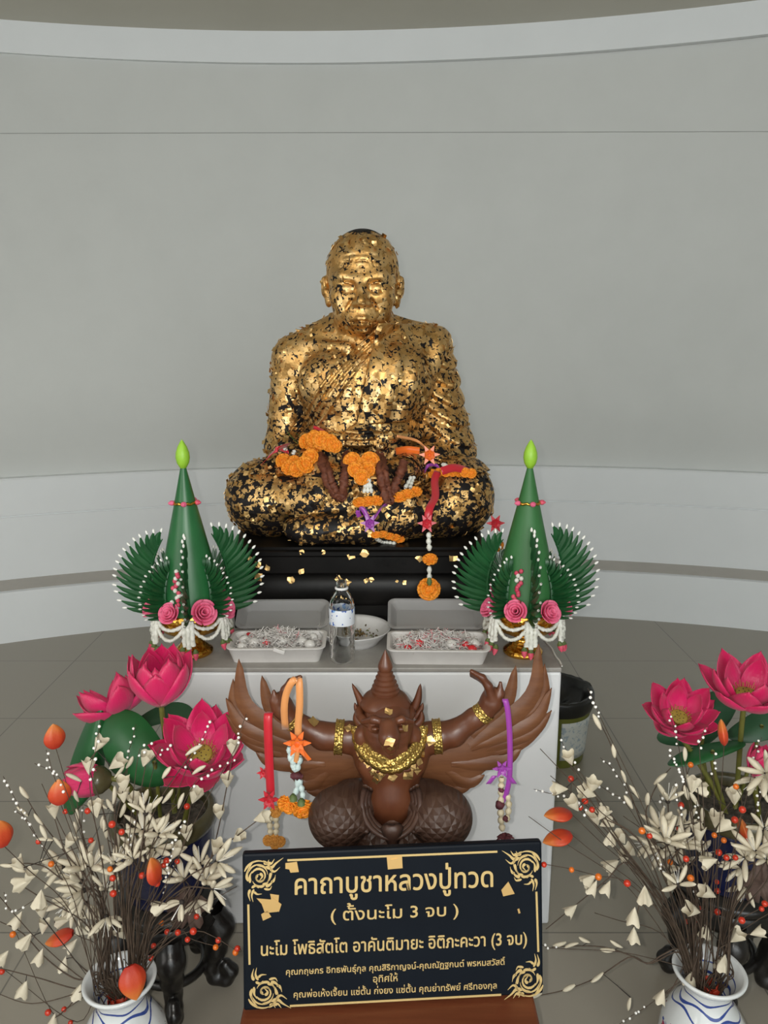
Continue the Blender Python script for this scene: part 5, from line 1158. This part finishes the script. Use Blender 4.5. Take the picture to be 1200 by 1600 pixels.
def seed_petal(L, w, th, seed):
    rnd = random.Random(seed); b = MB(); R = []
    for i in range(9):
        u = i/8; hw = w*(math.sin(PI*(.08 + .90*u))**.6)*(.75 + .35*u); c = Vector((.035*L*math.sin(PI*u), 0, L*u)); R.append([c + Vector((hw*.80*math.cos(a), hw*math.sin(a), 0)) for a in [2*PI*k/8 for k in range(8)]])
    b.grid([r[::-1] for r in R], cv=True); o = len(b.v) - 72; b.f.append(tuple(o + k for k in range(8))); b.f.append(tuple(o + 64 + k for k in range(8))[::-1]); b.mi.extend([0, 0]); return smoothmesh(b, 'petal', M_dpet)
PETS = [seed_petal(.047, .0070, .0045, 1), seed_petal(.043, .0078, .005, 2), seed_petal(.050, .0066, .0042, 3)]
PODS = [seed_petal(.030, .0048, .004, 4), seed_petal(.027, .0052, .004, 5)]
def cup_mesh(seed):
    rnd = random.Random(seed); b = MB(); n = 20; lob = rnd.choice((4, 5)); P = []
    for i, (r, z) in enumerate(((.0022, 0), (.0055, .005), (.0085, .011), (.0108, .018), (.0122, .0225))):
        P.append([(r*(1 + .16*(i/4)*math.sin(lob*a + seed))*math.cos(a), r*(1 + .16*(i/4)*math.sin(lob*a + seed))*math.sin(a), z + .0028*(i/4)*math.cos(lob*a + 1)) for a in [2*PI*k/n for k in range(n)]])
    b.grid(P[::-1], cv=True); top = P[-1]; Q = [[tuple(Vector(p)*f + Vector((0, 0, dz))) for p in top] for f, dz in ((1, 0), (.8, -.003), (.3, -.006), (.01, -.006))]; b.grid(Q[::-1], cv=True); return smoothmesh(b, 'cup', M_dpet)
CUPS = [cup_mesh(k) for k in range(4)]
def phys_mesh(seed, flat):
    b = MB(); P = []
    for i in range(13):
        u = i/12; r = .0185*(math.sin(PI*min(1, .06 + .94*u)**.85))**.8*(1 if u < 1 else 0) + .0004; P.append([(r*math.cos(a)*(1 + .06*math.cos(6*a)), r*math.sin(a)*flat*(1 + .06*math.cos(6*a)), .048*u) for a in [2*PI*k/24 for k in range(24)]])
    b.grid(P[::-1], cv=True); return smoothmesh(b, 'papery_leaf', M_phys)
PHYS = [phys_mesh(0, .45), phys_mesh(1, .30)]
bb = MB(); bb.ell((0, 0, 0), (.0058,)*3, 8, 10); BERRY = smoothmesh(bb, 'berry', M_berry); BERRYO = BERRY.copy(); BERRYO.materials[0] = M_berryo
bb = MB(); bb.ell((0, 0, 0), (.0026,)*3, 6, 8); BEAD = smoothmesh(bb, 'bead', M_pearl)
ORD = ['first', 'second', 'third', 'fourth', 'fifth', 'sixth', 'seventh', 'eighth', 'ninth', 'tenth', 'eleventh', 'twelfth', 'thirteenth', 'fourteenth']
def inst(name, me, parent, loc, axis, roll=0, sc=1.0):
    o = bpy.data.objects.new(name, me); COL.objects.link(o); o.parent = parent
    q = Vector(axis).normalized().to_track_quat('Z', 'Y'); o.matrix_local = Matrix.Translation(loc) @ q.to_matrix().to_4x4() @ Matrix.Rotation(roll, 4, 'Z') @ Matrix.Scale(sc, 4); return o
def imgdir(deg, toward=0.0):
    """direction seen in the picture at deg (0 right, 90 up), leaning toward the visitor"""
    a = math.radians(deg); up = Vector((0, math.sin(PITCH), math.cos(PITCH))); d = Vector((1, 0, 0))*math.cos(a) + up*math.sin(a); return (d + Vector((0, -1, -.2))*toward).normalized()
def vase_of(side, mx, my, D, items, seed):
    rnd = random.Random(seed); c = PD(mx, my, D); Z = .30
    c = Vector((c.x, D, Z)); V = thing('vase', 'blue and white porcelain vase holding dried sprays at the %s' % ('lower left' if side == 'left' else 'lower right'), 'vase', (c.x, D, 0), .6 if side == 'left' else 2.2, 'porcelain vases')
    b = MB(); b.lathe([(.0001, .004), (.048, .004), (.05, 0), (.055, .004), (.066, .05), (.080, .11), (.084, .15), (.078, .19), (.060, .222), (.046, .242), (.043, .258), (.050, .280), (.064, .296), (.068, .300), (.0685, .304), (.066, .307), (.060, .303), (.048, .284), (.039, .260), (.040, .235), (.0001, .22)], 56); b.build('body', M_vase, V)
    # orange paper packed in the neck
    pk = thing('paper_filler', 'orange paper packed into the mouth of the %s porcelain vase' % side, 'filler', (c.x, D, .262), 0); bm_ = MB()
    for k in range(14):
        a = rnd.uniform(0, 2*PI); r = rnd.uniform(.005, .028); p = Vector((r*math.cos(a), r*math.sin(a), 0)); w = rnd.uniform(.006, .012); h = rnd.uniform(.012, .026)
        bm_.sheet([[p + Vector((w*q*math.cos(a + 1.2), w*q*math.sin(a + 1.2), h*i/2 - .01)) + Vector((rnd.uniform(-.002, .002),)*3) for q in (-1, 0, 1)] for i in range(3)], .0008)
    bm_.build('crumpled_paper', M_phys, pk)
    mouth = Vector((c.x, D, Z - .02))
    def start():
        a = rnd.uniform(0, 2*PI); r = rnd.uniform(.0, .030); return mouth + Vector((r*math.cos(a), r*math.sin(a)*.8, -.045))
    def depth(px, py): return D + rnd.uniform(-.07, .09)
    def neck(s, tip):                                                # where the stem passes the lip
        d = Vector((tip.x - c.x, tip.y - D, 0)); d = d.normalized() if d.length > 1e-4 else Vector((0, 1, 0)); return Vector((c.x, D, Z)) + d*rnd.uniform(.018, .048)
    made = {}
    def stem(t_, pts, r0=.0021, r1=.0009, n=26, root=True):
        p = [Vector(q) for q in pts]
        if root: s = start(); nk = neck(s, p[-1]); P = spl([s, nk.lerp(s, .3), nk] + p, n) if (p[0] - nk).length > .03 else spl([s, nk] + p, n)
        else: P = spl(p, n)
        b = MB(); b.tube(P, [r0 + (r1 - r0)*i/(n-1) for i in range(n)], 5); return b.build('stem', M_twig, t_)
    def new(kind, lab, x, grp): t_ = thing(kind, lab, 'dried flower', (0, 0, 0), 0, grp); made.setdefault(lab, []).append((x, t_)); return t_
    for it in items:
        k = it[0]
        if k == 'daisy':
            _, x, y, n, ang, sz = it; dd = depth(x, y); p = PD(x, y, dd); ax_ = imgdir(ang, rnd.uniform(.0, .7)); t_ = new('cream_spray', 'cream strap-petalled dried flower in the %s vase' % side, x, 'cream dried flowers in the %s vase' % side)
            p0 = p - ax_*.010*sz; mid = p0 - ax_*.05 ; mid = mid.lerp(Vector((c.x, D, Z + .08)), .12); stem(t_, [mid.lerp(Vector((c.x, D, Z + .05)), .5), mid, p0], .0021, .0012)
            for j in range(n):
                a = 2*PI*j/n + rnd.uniform(-.25, .25); u = ax_.orthogonal().normalized(); w = ax_.cross(u); th = math.radians(rnd.uniform(34, 66)); d = ax_*math.cos(th) + (u*math.cos(a) + w*math.sin(a))*math.sin(th)
                inst('petal', PETS[j % 3], t_, p0 + d*.004, d, rnd.uniform(0, PI), sz*rnd.uniform(.82, 1.05))
            b = MB(); b.ell(p0, (.005,)*3, 6, 8); b.build('calyx', M_cal, t_)
            for j in range(3): d = (ax_ + Vector((rnd.uniform(-.4, .4), rnd.uniform(-.4, .4), rnd.uniform(-.4, .4)))).normalized(); b = MB(); b.tube([p0, p0 + d*.02, p0 + d*.034], [.0004, .0004, .0008], 4); b.build('stamen', M_pearl, t_)
        elif k in ('pods', 'cups'):
            _, pts, path = it; dd = depth(*pts[0][:2]); far = max(pts, key=lambda q: math.hypot(q[0] - mx, q[1] - my))
            t_ = new('pod_branch' if k == 'pods' else 'cup_branch', ('twig strung with narrow cream seed pods in the %s vase' if k == 'pods' else 'twig with pale papery cups in the %s vase') % side, far[0], ('cream pod twigs in the %s vase' if k == 'pods' else 'papery cup twigs in the %s vase') % side)
            W_ = [PD(x, y, D + (dd - D)*(i + 1)/len(path)) for i, (x, y) in enumerate(path)]; stem(t_, W_, .0020, .0009, 34); L_ = spl(W_, 50)
            for q in pts:
                x, y = q[0], q[1]; near = min(L_, key=lambda s: (s - PD(x, y, s.y)).length); p = PD(x, y, near.y - .004); a = q[2] if len(q) > 2 else math.degrees(math.atan2(-(y - my), x - mx)) + rnd.uniform(-30, 30)
                d = imgdir(a, rnd.uniform(-.1, .35)); sc = rnd.uniform(.9, 1.12); hl = (.015 if k == 'pods' else .011)*sc; inst('pod' if k == 'pods' else 'cup', rnd.choice(PODS if k == 'pods' else CUPS), t_, p - d*hl, d, rnd.uniform(0, 6), sc)
                b = MB(); b.tube([near, near.lerp(p - d*hl, .5) + Vector((0, 0, .001)), p - d*hl, p - d*hl*.6], [.0007, .0008, .0013, .0019], 5); b.build('twig', M_cal, t_)
        elif k == 'bead':
            _, path, n = it; dd = depth(*path[-1]); t_ = new('bead_spray', 'fine stem tipped with tiny white beads in the %s vase' % side, path[-1][0], 'white bead stems in the %s vase' % side)
            W_ = [PD(x, y, dd) for x, y in path]; stem(t_, [W_[0].lerp(Vector((c.x, D, Z + .03)), .45)] + W_, .0010, .0005, 26); L_ = spl(W_, 40)
            for j in range(n): q = L_[int((j + .5)/n*39)] + Vector((rnd.uniform(-.004, .004), 0, rnd.uniform(-.003, .003))); inst('bead', BEAD, t_, q, (0, 0, 1), 0, rnd.uniform(.8, 1.15))
        elif k == 'berry':
            _, pts = it; dd = depth(*pts[0]); far = max(pts, key=lambda q: math.hypot(q[0] - mx, q[1] - my)); t_ = new('berry_twig', 'thin twig of red berries in the %s vase' % side, far[0], 'red berry twigs in the %s vase' % side)
            q = sorted(pts, key=lambda q: math.hypot(q[0] - mx, q[1] - my)); W_ = [PD(x, y, dd) + Vector((.003, .008, -.005)) for x, y in q]
            if len(W_) == 1 or (W_[0] - Vector((c.x, D, Z))).length > .12: W_ = [W_[0].lerp(Vector((c.x, D, Z + .02)), .5)] + W_
            stem(t_, W_, .0013, .0006, 24)
            for x, y in pts: p = PD(x, y, dd); inst('berry', BERRYO if rnd.random() < .3 else BERRY, t_, p, (0, 0, 1), 0, rnd.uniform(.85, 1.15)); b = MB(); b.tube([p + Vector((.003, .008, -.005)), p], .0006, 4); b.build('twig', M_twig, t_)
        elif k == 'phys':
            _, x, y, ang, sz, thin = it; dd = depth(x, y) - .02; p = PD(x, y, dd); d = imgdir(ang, .15); t_ = new('orange_leaf_stem', 'orange papery leaf on a thin stem in the %s vase' % side, x, 'orange papery leaves in the %s vase' % side)
            hl = .024*sz; b0 = p - d*hl; root_ = Vector((c.x, D, Z + .03)); stem(t_, [b0.lerp(root_, .55) + Vector((0, 0, .012)), b0.lerp(root_, .2) + Vector((0, 0, .004)), b0], .0010, .0007)
            o = inst('papery_leaf', PHYS[1 if thin else 0], t_, b0, d, 0, sz)
            if thin: o.matrix_local = o.matrix_local @ Matrix.Diagonal((.62, 1, 1, 1))
        elif k == 'bleaf':
            _, x, y, sz = it; dd = D + .05; p = PD(x, y, dd); t_ = new('brown_leaf', 'large brown dry leaf behind cream flowers in the %s vase' % side, x, None); b = MB(); n = 30; P = []
            for f in (0.02, .5, 1.0): P.append([p + (imgdir(360*j/n + 90)*sz*(.62 + .38*abs(math.cos(2.5*2*PI*j/n)))*f) + Vector((0, .006*f*math.sin(3*j), 0)) for j in range(n + 1)])
            b.sheet(P, .0008); b.build('blade', M_bleaf, t_); stem(t_, [p.lerp(Vector((c.x, D, Z + .03)), .6), p - Vector((0, -.003, sz*.3))], .0018, .0012)
        elif k == 'twig':
            _, path = it; dd = depth(*path[-1]); t_ = new('bare_twig', 'bare dark twig in the %s vase' % side, path[-1][0], 'bare twigs in the %s vase' % side); stem(t_, [PD(x, y, dd) for x, y in path], .0017, .0007)
    for lab, lst in made.items():                                    # say which one, where it can be counted
        lst.sort(key=lambda q: q[0])
        if len(lst) == 1: continue
        for i, (x, t_) in enumerate(lst):
            if i == 0: w = 'leftmost'
            elif i == len(lst) - 1: w = 'rightmost'
            elif i < len(ORD): w = '%s from the left' % ORD[i]
            else: w = None
            if w and len(lst) <= 15: t_['label'] = lab + ', ' + w
            elif len(lst) > 15: w = None
    return V
L_items = [('daisy', x, y, n, a, s) for x, y, n, a, s in ((125, 1352, 8, 100, 1.05), (90, 1356, 6, 165, .95), (148, 1350, 6, 55, 1.0), (122, 1396, 9, 190, 1.1), (105, 1415, 6, 215, 1.0), (165, 1385, 5, 70, .75), (228, 1264, 4, 85, .75), (222, 1292, 6, 95, .9), (252, 1300, 6, 60, .9), (215, 1322, 8, 80, 1.0), (246, 1322, 6, 45, .95), (284, 1368, 6, 110, .9), (312, 1344, 5, 95, .9), (345, 1345, 6, 35, .95), (322, 1372, 7, 75, .95), (338, 1390, 5, 10, .9), (306, 1412, 6, 290, .8), (280, 1415, 4, 230, .75), (168, 1440, 6, 300, .85), (133, 1420, 6, 260, .95), (205, 1340, 6, 100, .8), (240, 1345, 6, 30, .8), (120, 1372, 7, 140, 1.0), (180, 1345, 5, 80, .7))] + [
 ('pods', [(37, 1237, 118), (60, 1280, 122), (35, 1268, 125), (90, 1317, 120)], [(150, 1400), (100, 1330), (62, 1280), (38, 1240)]), ('pods', [(68, 1300, 115), (70, 1312, 160), (12, 1352, 170), (28, 1358, 165)], [(140, 1420), (85, 1365), (55, 1350), (5, 1350)]),
 ('pods', [(119, 1243, 100), (120, 1275, 92), (117, 1292, 95), (115, 1215, 150)], [(160, 1420), (132, 1320), (119, 1245)]), ('pods', [(178, 1242, 85), (172, 1258, 110), (192, 1265, 70), (162, 1290, 85)], [(190, 1400), (180, 1300), (178, 1245)]), ('pods', [(187, 1205, 52), (203, 1190, 62), (155, 1258, 150)], [(190, 1380), (180, 1260), (203, 1190)]),
 ('pods', [(261, 1206, 55), (303, 1172, 32), (311, 1203, 40), (227, 1246, 72)], [(215, 1380), (240, 1270), (300, 1175)]), ('pods', [(262, 1244, 55), (283, 1251, 70), (252, 1285, 60)], [(220, 1390), (250, 1290), (284, 1250)]), ('pods', [(165, 1300, 95), (160, 1285, 80), (183, 1312, 95), (196, 1330, 90)], [(185, 1400), (172, 1330), (163, 1285)]),
 ('cups', [(84, 1267, 95), (30, 1350, 120), (108, 1316, 60)], [(160, 1430), (110, 1350), (84, 1275)]), ('cups', [(35, 1380, 200), (45, 1370, 60), (62, 1405, 260)], [(140, 1450), (60, 1400), (20, 1375)]), ('cups', [(150, 1263, 95), (193, 1225, 90), (193, 1243, 90)], [(185, 1400), (180, 1300), (193, 1230)]), ('cups', [(155, 1163, 60), (139, 1197, 90), (182, 1192, 40)], [(190, 1400), (165, 1280), (140, 1200), (155, 1168)]), ('cups', [(228, 1186, 70), (212, 1250, 100), (250, 1418, 200)], [(200, 1400), (215, 1270), (228, 1192)]),
 ('cups', [(364, 1168, 90), (355, 1220, 88), (342, 1270, 88)], [(300, 1420), (335, 1320), (356, 1220), (364, 1175)]), ('cups', [(292, 1303, 90), (305, 1243, 70), (275, 1330, 60)], [(235, 1430), (280, 1340), (300, 1250)]), ('cups', [(372, 1308, 50), (408, 1278, 30), (338, 1325, 70)], [(280, 1430), (330, 1340), (372, 1305), (410, 1276)]),
 ('cups', [(27, 1437, 240), (68, 1448, 80), (40, 1470, 230), (62, 1495, 250)], [(120, 1530), (75, 1500), (35, 1458), (0, 1440)]), ('cups', [(97, 1440, 190), (112, 1477, 225), (100, 1507, 260), (128, 1455, 160)], [(140, 1520), (105, 1485), (85, 1440)]), ('cups', [(4, 1497, 230), (37, 1545, 250), (122, 1550, 250)], [(125, 1545), (60, 1528), (-10, 1510)]), ('cups', [(83, 1597, 260), (65, 1425, 90), (182, 1338, 60)], [(140, 1530), (110, 1570), (84, 1592)]), ('cups', [(190, 1458, 110), (150, 1452, 200), (145, 1430, 150)], [(175, 1480), (150, 1440)]),
 ('bead', [(45, 1290), (27, 1255), (5, 1213)], 9), ('bead', [(70, 1330), (45, 1285), (22, 1265)], 5), ('bead', [(105, 1240), (85, 1208), (54, 1193)], 6), ('bead', [(85, 1215), (78, 1190), (72, 1172)], 4), ('bead', [(140, 1225), (150, 1170), (157, 1128)], 7), ('bead', [(200, 1190), (206, 1160), (212, 1132)], 5), ('bead', [(215, 1186), (226, 1170), (236, 1157)], 4), ('bead', [(245, 1180), (258, 1172), (272, 1163)], 4), ('bead', [(290, 1205), (314, 1158), (332, 1124)], 8), ('bead', [(300, 1230), (335, 1204), (374, 1186)], 7), ('bead', [(370, 1165), (375, 1145), (385, 1115)], 5), ('bead', [(262, 1375), (268, 1330), (290, 1278)], 12), ('bead', [(75, 1400), (20, 1425), (6, 1394)], 8), ('bead', [(200, 1330), (206, 1300), (210, 1240)], 8), ('bead', [(130, 1310), (128, 1280), (130, 1260)], 3), ('bead', [(255, 1400), (262, 1380), (268, 1355)], 4),
 ('berry', [(102, 1268), (137, 1267)]), ('berry', [(142, 1313), (60, 1315), (80, 1350)]), ('berry', [(172, 1358), (176, 1372), (177, 1396)]), ('berry', [(190, 1300), (175, 1288)]), ('berry', [(292, 1260), (212, 1332)]), ('berry', [(260, 1345), (256, 1352), (277, 1346)]), ('berry', [(222, 1368), (245, 1380), (248, 1372)]), ('berry', [(252, 1442), (261, 1456), (240, 1478)]), ('berry', [(278, 1457), (293, 1468), (337, 1480), (341, 1469)]), ('berry', [(302, 1455), (368, 1488), (371, 1482)]), ('berry', [(307, 1432), (236, 1497)]), ('berry', [(20, 1460), (75, 1582), (100, 1577)]), ('berry', [(213, 1590)]), ('berry', [(110, 1598), (3, 1518)]),
 ('phys', 85, 1150, 93, 1.0, False), ('phys', 47, 1217, 150, .95, True), ('phys', 93, 1237, 92, 1.0, False), ('phys', 3, 1302, 95, 1.0, False), ('phys', 212, 1226, 100, 1.05, True), ('phys', 240, 1360, 100, 1.05, False), ('phys', 92, 1466, 195, 1.15, False), ('phys', 208, 1536, 285, 1.25, False), ('bleaf', 292, 1420, .045),
 ('twig', [(130, 1530), (60, 1470), (-10, 1390)]), ('twig', [(125, 1550), (50, 1568), (-10, 1550)]), ('twig', [(230, 1440), (250, 1380), (280, 1330)]), ('twig', [(240, 1460), (290, 1430), (370, 1385)]), ('twig', [(200, 1440), (205, 1380), (208, 1330)]), ('twig', [(210, 1440), (222, 1380), (235, 1330)])]
R_items = [('daisy', x, y, n, a, s) for x, y, n, a, s in ((1044, 1246, 4, 90, .8), (1030, 1290, 8, 110, .95), (1012, 1318, 5, 170, .85), (1055, 1295, 6, 95, .95), (1076, 1285, 5, 80, .8), (1070, 1318, 8, 60, .95), (1192, 1208, 7, 150, 1.1), (1178, 1222, 5, 200, .9), (1180, 1325, 8, 100, 1.0), (1196, 1292, 5, 95, .9), (1160, 1340, 6, 150, .9), (1097, 1330, 5, 60, .8), (1050, 1325, 6, 150, .95), (1028, 1332, 6, 200, .85), (1062, 1350, 6, 120, .85), (1058, 1378, 4, 110, .75), (1152, 1360, 5, 190, .9), (1166, 1392, 4, 250, .85), (1042, 1310, 7, 90, .95), (1195, 1340, 6, 120, .95))] + [
 ('pods', [(933, 1128, 118), (959, 1172, 98), (974, 1213, 110), (991, 1237, 125), (981, 1252, 122)], [(1065, 1440), (1015, 1320), (985, 1240), (955, 1165), (938, 1130)]), ('pods', [(1070, 1177, 92), (1077, 1225, 100), (1072, 1237, 105), (1084, 1248, 120)], [(1090, 1420), (1085, 1300), (1070, 1185)]), ('pods', [(1032, 1217, 50), (1012, 1248, 92), (1097, 1272, 92)], [(1070, 1420), (1013, 1290), (1016, 1250), (1032, 1218), (1048, 1200)]),
 ('pods', [(873, 1475, 185), (893, 1477, 190), (912, 1468, 150), (948, 1484, 180), (963, 1475, 145)], [(1062, 1483), (1035, 1492), (1012, 1505), (985, 1493), (945, 1480), (900, 1478), (862, 1480)]), ('pods', [(888, 1544, 207), (933, 1527, 212), (983, 1570, 258), (836, 1556, 190)], [(1060, 1487), (1015, 1506), (985, 1495), (935, 1526), (885, 1546), (830, 1558)]),
 ('cups', [(890, 1185, 110), (874, 1232, 170), (897, 1257, 120)], [(1040, 1420), (960, 1310), (905, 1220), (888, 1190)]), ('cups', [(925, 1228, 80), (918, 1238, 150), (942, 1270, 60)], [(1045, 1420), (965, 1310), (925, 1235)]), ('cups', [(930, 1278, 110), (948, 1285, 40), (953, 1310, 260), (970, 1308, 120)], [(1050, 1430), (985, 1340), (930, 1280)]), ('cups', [(985, 1330, 130), (975, 1340, 90), (955, 1352, 210)], [(1050, 1430), (1000, 1360), (975, 1335)]), ('cups', [(920, 1375, 210), (926, 1387, 240), (948, 1388, 240), (892, 1422, 215)], [(1050, 1440), (985, 1350), (945, 1378), (895, 1418), (853, 1452)]), ('cups', [(1007, 1400, 265), (990, 1432, 262), (990, 1462, 265)], [(1060, 1450), (1012, 1390), (995, 1430), (983, 1475)]),
 ('cups', [(1093, 1233, 0), (1147, 1244, 95), (1118, 1280, 90)], [(1110, 1420), (1118, 1320), (1120, 1285), (1145, 1248)]), ('cups', [(1131, 1291, 40), (1092, 1302, 95), (1083, 1225, 80)], [(1105, 1430), (1098, 1330), (1090, 1232)]), ('cups', [(1107, 1347, 200), (1106, 1395, 150), (1083, 1422, 150)], [(1105, 1460), (1103, 1400), (1107, 1350)]), ('cups', [(1101, 1456, 250), (1151, 1463, 60), (1184, 1457, 20), (1129, 1506, 250)], [(1120, 1490), (1145, 1470), (1190, 1452)]), ('cups', [(1055, 1377, 140), (1079, 1530, 250), (1033, 1557, 250)], [(1075, 1500), (1050, 1545), (1030, 1556)]),
 ('bead', [(940, 1125), (930, 1100), (918, 1075)], 6), ('bead', [(985, 1245), (960, 1205), (938, 1184)], 6), ('bead', [(980, 1258), (955, 1240), (934, 1225)], 5), ('bead', [(905, 1205), (888, 1178), (873, 1150)], 5), ('bead', [(885, 1245), (860, 1240), (834, 1233)], 5), ('bead', [(918, 1275), (905, 1258), (888, 1238)], 6), ('bead', [(1060, 1165), (1053, 1137), (1045, 1115)], 6), ('bead', [(1070, 1222), (1056, 1198), (1045, 1170)], 10), ('bead', [(1093, 1172), (1096, 1155), (1102, 1136)], 4), ('bead', [(1180, 1185), (1183, 1170), (1190, 1152)], 4), ('bead', [(1178, 1278), (1184, 1255), (1187, 1234)], 6), ('bead', [(1115, 1212), (1116, 1195), (1115, 1175)], 4), ('bead', [(1064, 1275), (1060, 1250), (1055, 1222)], 5), ('bead', [(1040, 1285), (1036, 1262), (1031, 1242)], 5), ('bead', [(1093, 1300), (1090, 1272), (1088, 1252)], 6), ('bead', [(870, 1482), (850, 1478), (832, 1460)], 5), ('bead', [(1010, 1573), (990, 1585), (968, 1600)], 5), ('bead', [(1090, 1408), (1087, 1395), (1085, 1390)], 4), ('bead', [(1045, 1370), (1035, 1355), (1024, 1338)], 5),
 ('berry', [(892, 1217), (893, 1250), (907, 1262)]), ('berry', [(914, 1251), (925, 1265)]), ('berry', [(1003, 1298), (1015, 1306)]), ('berry', [(1079, 1195), (1064, 1258)]), ('berry', [(1061, 1295), (1047, 1347)]), ('berry', [(1160, 1265), (1150, 1229)]), ('berry', [(1116, 1305), (1131, 1313), (1123, 1332)]), ('berry', [(1148, 1281), (1135, 1340), (1149, 1340)]), ('berry', [(893, 1359), (935, 1370), (980, 1380), (850, 1351)]), ('berry', [(1072, 1342), (1079, 1372)]), ('berry', [(1120, 1378), (1121, 1392), (1121, 1425)]), ('berry', [(1095, 1420), (1074, 1440), (1090, 1438)]), ('berry', [(1159, 1438), (1195, 1412), (1190, 1420)]),
 ('phys', 898, 1207, 300, .9, True), ('phys', 871, 1273, 178, 1.15, False), ('phys', 870, 1310, 190, 1.2, False), ('phys', 808, 1281, 190, .95, True), ('phys', 1129, 1143, 100, .95, False), ('phys', 1117, 1237, 30, 1.0, True), ('phys', 1162, 1297, 108, 1.15, False), ('phys', 929, 1450, 268, 1.1, True), ('phys', 958, 1340, 185, .9, True), ('bleaf', 1190, 1380, .045),
 ('twig', [(1010, 1330), (940, 1270), (844, 1170)]), ('twig', [(1010, 1330), (930, 1270), (860, 1212)]), ('twig', [(1060, 1400), (1015, 1310), (974, 1275)]), ('twig', [(1100, 1450), (1112, 1380), (1135, 1330)]), ('twig', [(1130, 1470), (1165, 1400), (1200, 1340)]), ('twig', [(1125, 1480), (1180, 1440), (1215, 1420)])]
vase_of('left', 187, 1530, 1.25, L_items, 11)
vase_of('right', 1108, 1520, 1.27, R_items, 12)
